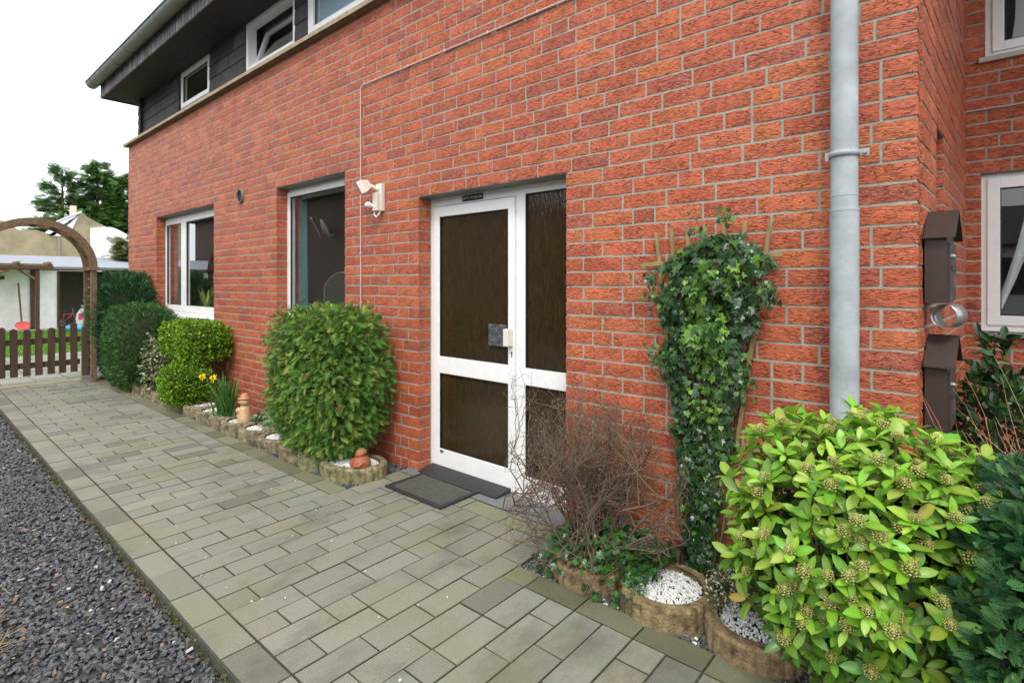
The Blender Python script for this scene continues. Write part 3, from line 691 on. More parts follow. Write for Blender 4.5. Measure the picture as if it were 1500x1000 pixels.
U = .1393
prr = random.Random(21)
pv = MB()
def paver(x0, x1, y0, y1, c=None, z=0.0, tone=1.0):
    g = .0029; h = prr.uniform(-.0018, .0018) + z; tx = prr.uniform(-.002, .002); ty = prr.uniform(-.002, .002)
    x0 += g; x1 -= g; y0 += g; y1 -= g; b = .0028; t = -.055
    v = 1 + prr.gauss(0, .055)
    if prr.random() < .07: v *= .72
    q = prr.gauss(0, .012); col = ((v * (1 - q)) * tone, v * tone, (v * (1 + q * 1.5)) * tone) if c is None else c
    zz = lambda x, y: h + tx * (1 if x > (x0 + x1) / 2 else -1) * .5 + ty * (1 if y > (y0 + y1) / 2 else -1) * .5
    vs = [(x0, y0, t), (x1, y0, t), (x1, y1, t), (x0, y1, t), (x0, y0, h - b), (x1, y0, h - b), (x1, y1, h - b), (x0, y1, h - b)]
    vs += [(x, y, zz(x, y)) for x, y in ((x0 + b, y0 + b), (x1 - b, y0 + b), (x1 - b, y1 - b), (x0 + b, y1 - b))]
    vs = [(a + (prr.uniform(-.001, .001) if i > 3 else 0), bb + (prr.uniform(-.001, .001) if i > 3 else 0), cc) for i, (a, bb, cc) in enumerate(vs)]
    pv.add(vs, [(0, 1, 5, 4), (1, 2, 6, 5), (2, 3, 7, 6), (3, 0, 4, 7), (4, 5, 9, 8), (5, 6, 10, 9), (6, 7, 11, 10), (7, 4, 8, 11), (8, 9, 10, 11)], 0, col)
    for i in range(12):
        if i < 8: pv.c[-12 + i] = (col[0] * .35, col[1] * .37, col[2] * .28)
YL = -1.795; YI = YL + U            # left border, interior start
XB = -1.855                          # a joint between left border stones
YR = YI + 7 * U                      # inner edge of right border
XE0, XE1 = -3.26, -1.69              # door bay
i0 = int((-9.80 - XB) / U); i1 = int((2.6 - XB) / U)
for i in range(i0, i1):
    xa = XB + i * U; xb = xa + U; xc = (xa + xb) / 2
    inb = XE0 - .05 < xc < XE1 + .02
    n = 10 if inb else 7
    y = 0; k = 0; odd = i % 2
    if odd: paver(xa, xb, YI, YI + U); y = 1
    while y < n:
        L = 2
        if n - y < 2: L = n - y
        elif prr.random() < .06: L = 1
        elif prr.random() < .03 and n - y >= 3: L = 3
        paver(xa, xb, YI + y * U, YI + (y + L) * U); y += L
    if not inb and i % 2 == 0:
        stain = prr.choice([1, .8, .62]); paver(xa, xb + U if not (XE0 - .05 < xc + U < XE1) else xb, YR, YR + U * .92, (stain * .86, stain * .86, stain * .68))
    elif not inb and XE0 - .05 < (xc - U) < XE1 + .02: paver(xa, xb, YR, YR + U * .92, (.8, .82, .6))
    if i % 2 == 0:
        t = prr.choice([1, 1.03, .95, .7, .9]); paver(xa, xb + U, YL, YI - .001, (t, t * .99, t * .94))
# slabs in front of the door step
ys0 = YI + 10 * U
for (a, b) in ((-3.26, -3.0), (-3.0, -2.72), (-2.72, -2.44), (-2.44, -2.12), (-2.12, -1.82), (-1.82, -1.66)): paver(a, b, ys0, ys0 + .15, (.98, 1.0, .82))
for (a, b) in ((-3.26, -2.7), (-2.7, -2.1), (-2.1, -1.66)): paver(a, b, ys0 + .15, .128, (.78, .86, 1.12), z=.002)
# paving behind the gate: big pale slabs
for i in range(14):
    for j in range(18):
        x = -13.9 + i * .285; y = -5.2 + j * .36
        if x < -10.0: paver(x, min(x + .285, -9.93), y, y + .36, tone=prr.uniform(1.05, 1.3), z=.0)
path = pv.build('path', M['paver']); tag(path, kind='structure')
mb = MB(); mb.box(-9.99, -9.80, -2.4, -.55, -.05, .012, 0, (1.5, 1.35, .9), b=.006)
tag(mb.build('kerb', M['paver']), kind='structure')
mossm = mat('joint_sand', (.055, .055, .030), .95, .1, noise=.5, nscale=30)
mb = MB()
for (a, b, c, d) in ((-13.95, 2.6, YL + .006, YR + U * .9), (XE0 + .006, XE1 - .03, -.66, .126), (-13.95, -9.93, -5.2, YL), (-13.95, -9.93, -.6, 1.2)):
    mb.add([(a, c, 0), (b, c, 0), (b, d, 0), (a, d, 0)], [(0, 1, 2, 3)])
oj = mb.build('path_joints', mossm); oj.location.z = -.0062; tag(oj, kind='structure')
mb = MB(); mb.box(-9.6, 2.6, YL - .002, YL + .004, -.09, -.008); tag(mb.build('path_edge', mat('edge_concrete', (.07, .065, .05), .9, noise=.4, nscale=20, vcol=False)), kind='structure')

# rubber ramp and door mat
mb = MB(); mb.poly([(-.035, .008), (-.035, .014), (.112, .034), (.112, .008)], -3.13, -2.345, 'x'); o = mb.build('threshold_ramp', M['black'])
tag(o, 'black rubber wedge ramp lying against the foot of the white entrance door', 'ramp')
matc = empty('door_mat', (-2.79, -.2, 0), 'dark ribbed rubber doormat on the paving in front of the entrance', 'doormat', rz=0)
mb = MB(); X0, X1, Y0, Y1 = -3.07, -2.50, -.375, -.025
framed_h = [(X0, X1, Y0, Y0 + .03), (X0, X1, Y1 - .03, Y1), (X0, X0 + .03, Y0 + .03, Y1 - .03), (X1 - .03, X1, Y0 + .03, Y1 - .03)]
for a, b, c, d in framed_h: mb.box(a, b, c, d, .003, .016, b=.003)
mb.box(X0 + .01, X1 - .01, Y0 + .01, Y1 - .01, .002, .008); mb.build('rubber_frame', M['black'], matc)
mb = MB(); 
ny = 9
for j in range(ny):
    yy = Y0 + .036 + j * (Y1 - Y0 - .072) / ny; hh = (Y1 - Y0 - .072) / ny
    for i in range(42):
        xx = X0 + .034 + i * .01205
        mb.box(xx, xx + .007, yy + .004, yy + hh - .003, .008, .0125 + rnd.uniform(0, .001), 0, (4.2, 4.3, 3.4))
mb.build('ribs', M['black'], matc)

# ------------------------------------------------------------------ scattered stones
def chips(name, pts, size, cols, m, flat=.35, kind='stuff'):
    base = np.array([(-.5, -.35, -.3), (.45, -.42, -.35), (.55, .30, -.3), (-.35, .42, -.3), (-.4, -.25, .35), (.35, -.35, .3), (.40, .22, .42), (-.30, .30, .30)])
    tf = [(3, 2, 1, 0), (4, 5, 6, 7), (0, 1, 5, 4), (1, 2, 6, 5), (2, 3, 7, 6), (3, 0, 4, 7)]
    N = len(pts); n = np.zeros((N, 3)); n[:, 2] = 1
    rot = frames(n, jitter=.38)
    s = np.stack([nr.uniform(.7, 1.5, N), nr.uniform(.6, 1.1, N), nr.uniform(.7, 1.5, N) * flat], 1) * (size if np.ndim(size) else size) if not np.ndim(size) else np.stack([nr.uniform(.7, 1.5, N), nr.uniform(.6, 1.1, N), nr.uniform(.7, 1.5, N) * flat], 1) * size[:, None]
    o = scatter(name, base, tf, pts, rot, s, cols, m); 
    if kind: tag(o, kind=kind)
    return o
def slatecols(N):
    g = nr.normal(1, .22, (N, 1)).clip(.45, 2); c = np.array([[.077, .079, .081]]) * g * (1 + nr.normal(0, .05, (N, 3)))
    w = nr.random(N)
    c[w < .004] = (.55, .55, .53); c[(w > .02) & (w < .035)] = np.array([.22, .15, .10]); c[(w > .05) & (w < .12)] *= 1.5
    return c
# visible wedge of gravel: density falls with distance
P = []
for (x0, x1, y0, dens, sz) in ((-2.6, -.6, -3.4, 3600, .022), (-4.2, -2.6, -3.9, 3300, .023), (-6.2, -4.2, -3.2, 2600, .025), (-9.3, -6.2, -2.6, 1700, .030)):
    n = int((x1 - x0) * (YL - y0) * dens); p = np.stack([nr.uniform(x0, x1, n), nr.uniform(y0, YL - .006, n), nr.uniform(-.062, -.047, n)], 1); P.append((p, np.full(n, sz)))
pp = np.concatenate([a for a, b in P]); ss = np.concatenate([b for a, b in P])
g = chips('gravel', pp, ss, slatecols(len(pp)), M['slatechip'], .38); tag(g, 'dark slate chippings beside the paved path', 'gravel')
# slate strips in front of and between the planter rings
P = []
n = 5200; P.append(np.stack([nr.uniform(-8.6, XE0, n), nr.uniform(YR + U * .9, -.30, n), nr.uniform(-.02, -.006, n)], 1))
n = 1500; P.append(np.stack([nr.uniform(-3.9, XE0 - .01, n), nr.uniform(-.56, -.02, n), nr.uniform(-.02, -.004, n)], 1))
n = 4200; P.append(np.stack([nr.uniform(XE1 + .01, .7, n), nr.uniform(YR + U * .9, -.30, n), nr.uniform(-.02, -.004, n)], 1))
n = 900; P.append(np.stack([nr.uniform(XE1 - .02, -1.45, n), nr.uniform(-.58, -.1, n), nr.uniform(-.02, -.002, n)], 1))
pp = np.concatenate(P); cc = slatecols(len(pp)) * 1.25; q = nr.random(len(pp)) < .03; cc[q & (pp[:, 0] > -1.8)] = (.72, .72, .70)
g = chips('slate_bedding', pp, .017, cc, M['slatechip'], .45); tag(g, 'grey slate chips around the planter rings', 'gravel')

# dry leaves and plant litter on the gravel
lt = [(-.5, 0, 0), (-.2, -.28, .06), (.25, -.22, .1), (.55, 0, .02), (.25, .25, .12), (-.2, .28, .05)]
n = 120; p = np.stack([nr.uniform(-6, -1.6, n), YL - .02 - np.abs(nr.normal(0, .35, n)), np.full(n, -.035)], 1)
nn = np.zeros((n, 3)); nn[:, 2] = 1
cc = np.array([(.34, .19, .10), (.45, .32, .20), (.25, .13, .07), (.55, .45, .32)])[nr.integers(0, 4, n)] * nr.uniform(.6, 1.1, (n, 1))
tag(scatter('leaf_litter', lt, [(0, 1, 2, 3, 4, 5)], p, frames(nn, jitter=.4), nr.uniform(.012, .032, n), cc, M['leaf']), 'dry brown leaves lying on the slate gravel', 'leaves', kind='stuff')
n = 420; p = np.stack([nr.normal(-3.05, .20, n), nr.normal(-2.52, .11, n), nr.uniform(-.045, -.01, n)], 1)
nn = np.zeros((n, 3)); nn[:, 2] = 1
tag(scatter('dry_grass', [(-1, -.02, 0), (1, -.012, .03), (1, .012, .03), (-1, .02, 0)], [(0, 1, 2, 3)], p, frames(nn, jitter=.25), nr.uniform(.03, .09, n), np.array([[.50, .36, .17]]) * nr.uniform(.5, 1.2, (n, 1)), M['leaf']), 'straw coloured dry grass on the gravel', 'grass', kind='stuff')
# moss cushions along the path edge
n = 1500; p = np.stack([nr.uniform(-7, -1.2, n), YL - .003 - np.abs(nr.normal(0, .012, n)), nr.uniform(-.06, -.02, n)], 1)
nn = np.zeros((n, 3)); nn[:, 2] = 1
cc = np.array([(.10, .13, .03), (.16, .09, .03), (.07, .08, .02)])[nr.integers(0, 3, n)] * nr.uniform(.6, 1.3, (n, 1))
tag(scatter('moss', lt, [(0, 1, 2, 3, 4, 5)], p, frames(nn, jitter=.7), nr.uniform(.008, .02, n), cc, M['leaf']), 'moss along the path edge', 'moss', kind='stuff')
n = 5200; k_ = nr.integers(-40, 10, n); jx = XB + k_ * U + nr.normal(0, .0015, n); jy = nr.uniform(YI, YR, n)
h_ = nr.random(n) < .12; jx[h_] = nr.uniform(-7.5, -.6, h_.sum()); jy[h_] = YI + nr.normal(0, .002, h_.sum())
w_ = wob(np.stack([jx, jy, jx * 0], 1), 2.3, 2); m_ = (w_ > .12) & ~((jx > XE0 - .1) & (jx < XE1) & (jy > YR)); p = np.stack([jx, jy, np.full(n, -.003)], 1)[m_]
nn = np.zeros((len(p), 3)); nn[:, 2] = 1
tag(scatter('joint_moss', lt, [(0, 1, 2, 3, 4, 5)], p, frames(nn, jitter=.5), nr.uniform(.003, .0085, len(p)), palette([(.07, .10, .02), (.10, .12, .03), (.05, .06, .02)], len(p)), M['leaf']), 'moss and grit in the paving joints', 'moss', kind='stuff')
# small white stones strewn on the paving
n = 46; p = np.stack([nr.uniform(-6, -.6, n), nr.uniform(-1.7, -.62, n), np.full(n, .004)], 1)
tag(chips('white_crumbs', p, .008, np.tile([[.7, .7, .66]], (n, 1)), M['pebble'], .6), 'tiny white stones strewn over the paving', 'stones', kind='stuff')
# broad soil litter in the beds
n = 2600; p = np.stack([nr.uniform(-9.5, 1.6, n), nr.uniform(-.5, -.02, n), nr.uniform(-.028, -.01, n)], 1)
p = p[(p[:, 0] < XE0) | (p[:, 0] > XE1)]
nn = np.zeros((len(p), 3)); nn[:, 2] = 1
cc = np.array([(.10, .06, .035), (.16, .10, .06), (.06, .05, .03)])[nr.integers(0, 3, len(p))]
tag(scatter('bed_litter', lt, [(0, 1, 2, 3, 4, 5)], p, frames(nn, jitter=.5), nr.uniform(.01, .028, len(p)), cc, M['leaf']), 'brown leaf litter on the bed soil', 'leaves', kind='stuff')

# ------------------------------------------------------------------ planter rings
def ring_mesh(rx, ry, h, t=.048, cells=26):
    mb = MB(); k = cells * 6; vs = []; fs = []
    def rad(j): return 1 + .035 * abs(math.sin(math.pi * (j % 6) / 6.0)) - .02
    lv = [(-.03, 0), (h - .012, 0), (h, .008)]
    for (z, ins) in lv:
        for j in range(k):
            a = 2 * math.pi * j / k; q = rad(j); n_ = math.hypot(rx, ry)
            vs.append(((rx * q - ins) * math.cos(a), (ry * q - ins) * math.sin(a), z + rnd.uniform(-.002, .002)))
    for (z, ins) in ((h, .0), (h - .01, -.006), (-.03, 0)):
        for j in range(k):
            a = 2 * math.pi * j / k; vs.append(((rx - t - ins) * math.cos(a), (ry - t - ins) * math.sin(a), z))
    for i in range(5):
        for j in range(k): fs.append((i * k + j, i * k + (j + 1) % k, (i + 1) * k + (j + 1) % k, (i + 1) * k + j))
    mb.add(vs, fs, 0, (1, 1, 1), False)
    return mb
oct_v = [(1, 0, 0), (-1, 0, 0), (0, 1, 0), (0, -1, 0), (0, 0, 1), (0, 0, -1)]
oct_f = [(0, 2, 4), (2, 1, 4), (1, 3, 4), (3, 0, 4), (2, 0, 5), (1, 2, 5), (3, 1, 5), (0, 3, 5)]
def planter(x, y, rx, ry, h, rz, label, fill=1.0, moss=1.0, group='planter rings along the wall bed', tone=(1, 1, 1), slump=0):
    o = empty('planter_ring', (x, y, 0), label, 'planter', group)
    T = Matrix.Translation((x, y, 0)) @ Matrix.Rotation(rz, 4, 'Z')
    mb = ring_mesh(rx, ry, h); mb.v = [tuple(T @ Vector(p)) for p in mb.v]; mb.c = [tone] * len(mb.v)
    mb.build('concrete_ring', M['concrete'], o)
    ix, iy = rx - .055, ry - .055
    mb = MB(); k = 24
    mb.add([T @ Vector((ix * math.cos(2 * math.pi * j / k) * 1.04, iy * math.sin(2 * math.pi * j / k) * 1.04, h - .035)) for j in range(k)], [list(range(k))])
    mb.build('soil_fill', M['soil'], o)
    if fill > 0:
        n = int(ix * iy * math.pi * 17000 * fill)
        a = nr.uniform(0, 2 * math.pi, n); r = np.sqrt(nr.random(n))
        px = ix * r * np.cos(a); py = iy * r * np.sin(a); pz = h - .026 + nr.uniform(0, .010, n) + .010 * (1 - r)
        c, s = math.cos(rz), math.sin(rz)
        p = np.stack([x + px * c - py * s, y + px * s + py * c, pz], 1)
        nn = nr.normal(0, 1, (n, 3)); sc = nr.uniform(.0045, .0085, n)[:, None] * nr.uniform(.7, 1.3, (n, 3))
        cc = np.ones((n, 3)) * nr.uniform(.72, 1.0, (n, 1)); cc[nr.random(n) < .012] = (.12, .12, .13)
        q = scatter('white_pebbles', oct_v, oct_f, p, frames(nn), sc, cc, M['pebble'], o); q['kind'] = 'stuff'
    return o
RL = [(-8.15, .3, 'farthest planter ring, half hidden under the clipped dark yew'), (-7.79, .6, 'planter ring with white pebbles below the variegated shrub'), (-7.43, 1, 'planter ring with white pebbles right of the variegated shrub'),
      (-7.07, .9, 'small pebbled planter ring left of the low boxwood'), (-6.71, .3, 'planter ring directly under the low boxwood ball'), (-6.35, .5, 'planter ring at the right foot of the low boxwood ball'),
      (-5.99, .8, 'planter ring under the drooping daffodil leaves'), (-5.63, 1, 'planter ring with white pebbles before the daffodil clump'), (-5.30, .35, 'planter ring in front of the stacked stone figure'),
      (-4.93, 1, 'long pebbled planter ring in front of the low variegated plant'), (-4.55, 1, 'pebbled planter ring between the stone figure and the big thuja'), (-4.17, 1, 'pebbled planter ring at the left foot of the big thuja')]
for (x, fl, lb) in RL: planter(x, -.385 + rnd.uniform(-.012, .012), .185, .185, .10 + rnd.uniform(-.01, .006), rnd.uniform(-.15, .15), lb, fl, tone=(1.0, 1.0, .88))
planter(-3.86, -.43, .15, .14, .10, 0, 'mossy planter ring directly under the big thuja bush', .5, tone=(.9, 1, .8))
planter(-3.47, -.36, .255, .185, .095, R(22), 'oval planter ring with white pebbles and the terracotta figure', 1, tone=(.95, 1, .75))
planter(-1.395, -.375, .205, .19, .09, R(-8), 'planter ring overgrown with ivy below the bare shrub', .45, tone=(1.05, .88, .72))
planter(-1.02, -.375, .205, .205, .09, 0, 'planter ring full of white pebbles below the wall ivy', 1.1, tone=(1.0, .92, .68))
planter(-.64, -.375, .195, .20, .09, R(-5), 'planter ring with white pebbles and a little variegated creeper', .9, tone=(1.0, .86, .68))
planter(-.265, -.375, .195, .20, .095, R(-5), 'planter ring under the bright green shrub with flower heads', .8, tone=(1.1, .93, .72))
planter(.11, -.375, .20, .20, .095, 0, 'planter ring under the blue green cypress', .4, tone=(1.1, .9, .72))

# ------------------------------------------------------------------ foliage
def leaf_template(w=.36, fold=.12, curl=.12, n=5, petiole=.0):
    """pointed leaf along +y, unit length, folded on its midrib"""
    vs = []; fs = []; prof = [0, .68, .97, 1.0, .74, 0][:n + 1] if n == 5 else [math.sin(math.pi * (i / n) ** .8) for i in range(n + 1)]
    for i in range(n + 1):
        t = i / n; ww = w * .5 * prof[i]; z = -curl * t * t
        vs += [(-ww, t, z + fold * ww * 2), (0, t, z), (ww, t, z + fold * ww * 2)]
    for i in range(n):
        a = i * 3; fs += [(a, a + 1, a + 4, a + 3), (a + 1, a + 2, a + 5, a + 4)]
    return vs, fs
def simple_leaf(w=.5, fold=.15):
    return [(0, 0, 0), (-w / 2, .45, fold * .5), (0, .5, 0), (w / 2, .45, fold * .5), (0, 1, -.05)], [(0, 2, 1), (0, 3, 2), (1, 2, 4), (2, 3, 4)]
def spray_template(n=6, spread=.62, w=.05, seed=1, droop=.22):
    """flat fern-like conifer spray along +y with z up, unit length"""
    q = random.Random(seed); vs = []; fs = []
    def blade(a, b, w0, w1, z):
        d = (b[0] - a[0], b[1] - a[1]); L = math.hypot(*d); px, py = -d[1] / L, d[0] / L
        i = len(vs); dz = -.10 * abs(b[0]) * 2
        vs.extend([(a[0] - px * w0, a[1] - py * w0, z(a)), (a[0] + px * w0, a[1] + py * w0, z(a)), (b[0] + px * w1, b[1] + py * w1, z(b)), (b[0] - px * w1, b[1] - py * w1, z(b))])
        fs.append((i, i + 3, i + 2, i + 1))
    z = lambda p: -droop * p[1] ** 2 - .5 * p[0] ** 2
    blade((0, 0), (0, .55), w * .7, w * .7, z); blade((0, .55), (0, 1), w * .7, w * .25, z)
    for i in range(n):
        t = .12 + .75 * i / (n - 1); L = spread * (.55 + .6 * math.sin(math.pi * (.15 + .7 * t))) * (1 - .55 * t)
        for sg in (-1, 1):
            b = (sg * L * .62, t + L * .75); a = (0, t)
            blade(a, b, w * .55, w * .3, z)
            m_ = (a[0] * .5 + b[0] * .5, a[1] * .5 + b[1] * .5)
            blade(m_, (m_[0] + sg * L * .40, m_[1] + L * .16), w * .5, w * .25, z); 
            blade(m_, (m_[0] + sg * L * .06, m_[1] + L * .42), w * .5, w * .25, z)
    return vs, fs
def needle_spray(n=9, seed=1):
    vs = []; fs = []
    def bl(a, b, w):
        i = len(vs); vs.extend([(a[0] - w, a[1], a[2]), (a[0] + w, a[1], a[2]), (b[0], b[1], b[2])]); fs.append((i, i + 1, i + 2))
    for i in range(n):
        t = .08 + .9 * i / n
        for sg in (-1, 1): bl((0, t - .0, 0), (sg * .30, t + .22, .06 * sg), .045)
    bl((0, 0, 0), (0, 1.15, 0), .03)
    return vs, fs

def blob_points(n, c, half, p=3.0, bump=.07, f=3.0, seed=1, depth=(.88, 1.03), taper=None, zmin=None, hemi=None):
    d = nr.normal(0, 1, (n, 3)); d /= np.linalg.norm(d, axis=1)[:, None]
    q = (np.abs(d) ** p).sum(1) ** (-1 / p); s = d * q[:, None]
    nrm = np.sign(s) * np.abs(s) ** (p - 1) / np.array(half); nrm /= np.linalg.norm(nrm, axis=1)[:, None]
    k = 1 + bump * wob(s, f, seed)
    dep = nr.uniform(depth[0], depth[1], n)
    s = s * (k * dep)[:, None] * np.array(half)
    if taper is not None:
        tz = s[:, 2] / half[2]; w = taper(tz); s[:, 0] *= w; s[:, 1] *= w
    pos = s + np.array(c)
    if zmin is not None: keep = pos[:, 2] > zmin; pos = pos[keep]; nrm = nrm[keep]
    return pos, nrm

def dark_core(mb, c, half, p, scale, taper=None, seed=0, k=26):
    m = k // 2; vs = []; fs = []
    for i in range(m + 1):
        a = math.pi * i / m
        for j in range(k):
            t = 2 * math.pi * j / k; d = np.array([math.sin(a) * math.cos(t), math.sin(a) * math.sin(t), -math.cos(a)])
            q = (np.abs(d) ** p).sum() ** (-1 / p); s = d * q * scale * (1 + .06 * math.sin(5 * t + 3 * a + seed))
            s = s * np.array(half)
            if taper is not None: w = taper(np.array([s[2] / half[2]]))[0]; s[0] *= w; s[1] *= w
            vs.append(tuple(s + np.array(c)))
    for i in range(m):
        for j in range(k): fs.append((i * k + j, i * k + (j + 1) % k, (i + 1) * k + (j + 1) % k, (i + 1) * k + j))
    mb.add(vs, fs, 0, (.028, .032, .014), True)  # near-black filler within the stems mesh; paints shade into the leaf gaps

def bush(name, label, cat, c, half, p, tmpl, n, size, cols, m, depth=(.86, 1.04), bump=.07, f=3, seed=1, taper=None, ydir=None, jit=.5, core=.8, lay=0, zmin=.0, group=None, tcol=None, stems=6, out=0.0, smooth=False):
    o = empty(name, (c[0], c[1], 0), label, cat, group)
    pos, nrm = blob_points(n, c, half, p, bump, f, seed, depth, taper, zmin)
    N = len(pos)
    if lay:   # leaf lies along outward direction instead of facing it: y axis = outward
        y = nrm + nr.normal(0, jit, (N, 3)) + np.array([0, 0, out]); y /= np.linalg.norm(y, axis=1)[:, None]
        z = nr.normal(0, 1, (N, 3)) + np.array([0, 0, 1.0]) * lay; z -= y * (z * y).sum(1)[:, None]; z /= np.linalg.norm(z, axis=1)[:, None]
        rot = np.stack([np.cross(y, z), y, z], axis=2)
    else: rot = frames(nrm, jitter=jit, ydir=ydir)
    sc = nr.uniform(size * .65, size * 1.25, N)
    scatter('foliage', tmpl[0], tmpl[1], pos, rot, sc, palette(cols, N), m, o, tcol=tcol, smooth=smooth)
    mb = MB()
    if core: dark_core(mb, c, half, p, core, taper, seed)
    zb = c[2] - half[2]
    for i in range(stems):
        a = 2 * math.pi * i / stems; x = c[0] + .12 * half[0] * math.cos(a); y = c[1] + .12 * half[1] * math.sin(a)
        mb.tube([(x, y, -.03), (x + .2 * half[0] * math.cos(a), y + .2 * half[1] * math.sin(a), max(.05, c[2] - half[2] * .6)), (c[0] + .5 * half[0] * math.cos(a), c[1] + .5 * half[1] * math.sin(a), c[2])], [.012, .01, .006], 6, col=(.09, .06, .04))
    mb.build('stems', M['twig'], o)
    return o

# big thuja left of the door
tap = lambda t: np.where(t < 0, 1 - .42 * t * t, 1)
TH = spray_template(6, .46, .040, 3, .6)
SP = spray_template(8, .50, .034, 3)
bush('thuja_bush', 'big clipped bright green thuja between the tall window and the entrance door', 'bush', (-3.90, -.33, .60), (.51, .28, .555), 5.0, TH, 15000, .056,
     [(.085, .20, .028), (.12, .26, .034), (.06, .15, .024), (.20, .33, .05), (.09, .22, .03), (.24, .28, .07)], M['conifer'], depth=(.74, 1.08), bump=.085, f=5, seed=2, taper=tap, jit=.85, core=.80, lay=.9, zmin=.08, out=-.1, stems=5, tcol=[((.55 + .75 * min(1, v[1])),) * 3 for v in TH[0]])  # tcol paints highlight strokes: sprays darker at the root, brighter at the tip

# clipped yew in front, looser conifer behind it
NS = needle_spray()
bush('clipped_yew', 'dark green clipped rounded yew at the left end of the wall bed', 'bush', (-8.58, -.37, .555), (.76, .36, .55), 3.2, NS, 17000, .040,
     [(.035, .11, .02), (.05, .145, .025), (.075, .19, .035), (.02, .07, .018)], M['conifer'], depth=(.88, 1.03), bump=.05, f=4, seed=5, jit=.55, core=.86, lay=.3, out=.2)
bush('loose_conifer', 'blue green feathery conifer behind the clipped yew by the garden arch', 'bush', (-9.75, -.26, .80), (.62, .42, .72), 2.6, NS, 8500, .085,
     [(.035, .115, .035), (.05, .14, .042), (.03, .09, .03)], M['conifer'], depth=(.82, 1.06), bump=.10, f=3, seed=8, jit=.45, core=.78, lay=.3, out=.6)

# boxwoods
BX = simple_leaf(.62, .25)
boxc = [(.12, .25, .014), (.18, .36, .018), (.06, .14, .012), (.27, .45, .03)]
bush('boxwood', 'taller clipped boxwood under the left window', 'bush', (-6.98, -.25, .735), (.56, .23, .215), 4.5, BX, 9500, .034, boxc, M['leaf'], depth=(.86, 1.04), bump=.09, f=7, seed=3, jit=.8, core=.8, lay=.5, out=.5, stems=5)
bush('boxwood', 'low round boxwood ball in front of the taller boxwood', 'bush', (-6.66, -.44, .29), (.31, .24, .24), 2.5, BX, 7000, .030, boxc, M['leaf'], depth=(.86, 1.04), bump=.13, f=8, seed=9, jit=.8, core=.8, lay=.5, out=.5, stems=5)
# variegated euonymus
bush('variegated_shrub', 'small loose cream edged shrub between the yew and the boxwoods', 'shrub', (-7.55, -.47, .42), (.17, .16, .36), 2.2, BX, 1100, .042, [(.36, .38, .20), (.10, .16, .06), (.05, .09, .03), (.48, .46, .28)], M['leaf'], depth=(.3, 1.08), bump=.2, f=7, seed=4, jit=.9, core=.0, lay=.3, out=.2)

# skimmia: rosettes with flower heads
sk = empty('skimmia_shrub', (-.30, -.47, 0), 'bright light green broadleaf shrub covered in cream flower heads beside the downpipe', 'shrub')
LV, LF = leaf_template(.40, .13, .20, 5)
c = (-.285, -.48, .50); half = (.375, .31, .43)
def pick_spaced(n, mind, fn):
    pts = []; out = []
    cand, nm = fn(n * 12)
    for p_, q_ in zip(cand, nm):
        if all((p_[0] - a[0]) ** 2 + (p_[1] - a[1]) ** 2 + (p_[2] - a[2]) ** 2 > mind ** 2 for a in pts): pts.append(p_); out.append(q_)
        if len(pts) >= n: break
    return np.array(pts), np.array(out)
tsk = lambda t: np.where(t < 0, 1 - .50 * t * t, 1)
tips, tn = pick_spaced(480, .041, lambda n: blob_points(n, c, half, 2.7, .11, 6, 3, (.88, 1.07), tsk, .10))
inn, innn = pick_spaced(260, .055, lambda n: blob_points(n, c, half, 2.5, .05, 4, 3, (.70, .80), tsk, .06))
pos = []; rot = []; scl = []; col = []; heads = []
for idx, (P_, N_, inner) in enumerate([(a, b, 0) for a, b in zip(tips, tn)] + [(a, b, 1) for a, b in zip(inn, innn)]):
    n_ = Vector(N_) + Vector((0, 0, 1.0)) + Vector((rnd.gauss(0, .18), rnd.gauss(0, .18), rnd.gauss(0, .15))); n_.normalize()
    a = n_.orthogonal().normalized(); b = n_.cross(a); k = rnd.choice([6, 7, 8, 9]); off = rnd.uniform(0, 6.28)
    tone = rnd.uniform(.8, 1.15)
    for j in range(k):
        t = off + j * 2.399; el = rnd.uniform(.35, 1.0) if j < k * .6 else rnd.uniform(-.25, .3)
        y = (a * math.cos(t) + b * math.sin(t)) * math.cos(el) + n_ * math.sin(el); y.normalize()
        z = n_ * math.cos(el) - (a * math.cos(t) + b * math.sin(t)) * math.sin(el); z = z + Vector((rnd.gauss(0, .2), rnd.gauss(0, .2), rnd.gauss(0, .2)))
        z = (z - y * z.dot(y)).normalized(); x = y.cross(z)
        pos.append(Vector(P_) + y * .006 - n_ * (.022 if el < .25 else .005)); rot.append([[x.x, y.x, z.x], [x.y, y.y, z.y], [x.z, y.z, z.z]])
        L = rnd.uniform(.036, .078); scl.append((L * rnd.uniform(.85, 1.15), L, L))
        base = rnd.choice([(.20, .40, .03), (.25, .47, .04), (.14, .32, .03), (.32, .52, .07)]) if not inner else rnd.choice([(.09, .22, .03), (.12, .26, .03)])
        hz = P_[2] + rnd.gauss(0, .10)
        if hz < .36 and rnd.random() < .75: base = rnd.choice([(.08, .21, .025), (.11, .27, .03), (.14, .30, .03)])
        elif rnd.random() < .02: base = (.42, .36, .05)
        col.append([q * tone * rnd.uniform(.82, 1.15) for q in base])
    if not inner: heads.append((Vector(P_) + n_ * .012, n_))
tc_ = np.ones((len(LV), 3)); tc_[1::3] = (1.25, 1.18, 1.5)
skmat = mat('skimmia_leaf', (1, 1, 1), .33, .45, translucent=.28, bump=.2, bscale=120, bdist=.002)
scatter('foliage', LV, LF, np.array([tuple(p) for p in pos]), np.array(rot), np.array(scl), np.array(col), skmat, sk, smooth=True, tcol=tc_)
mb = MB()
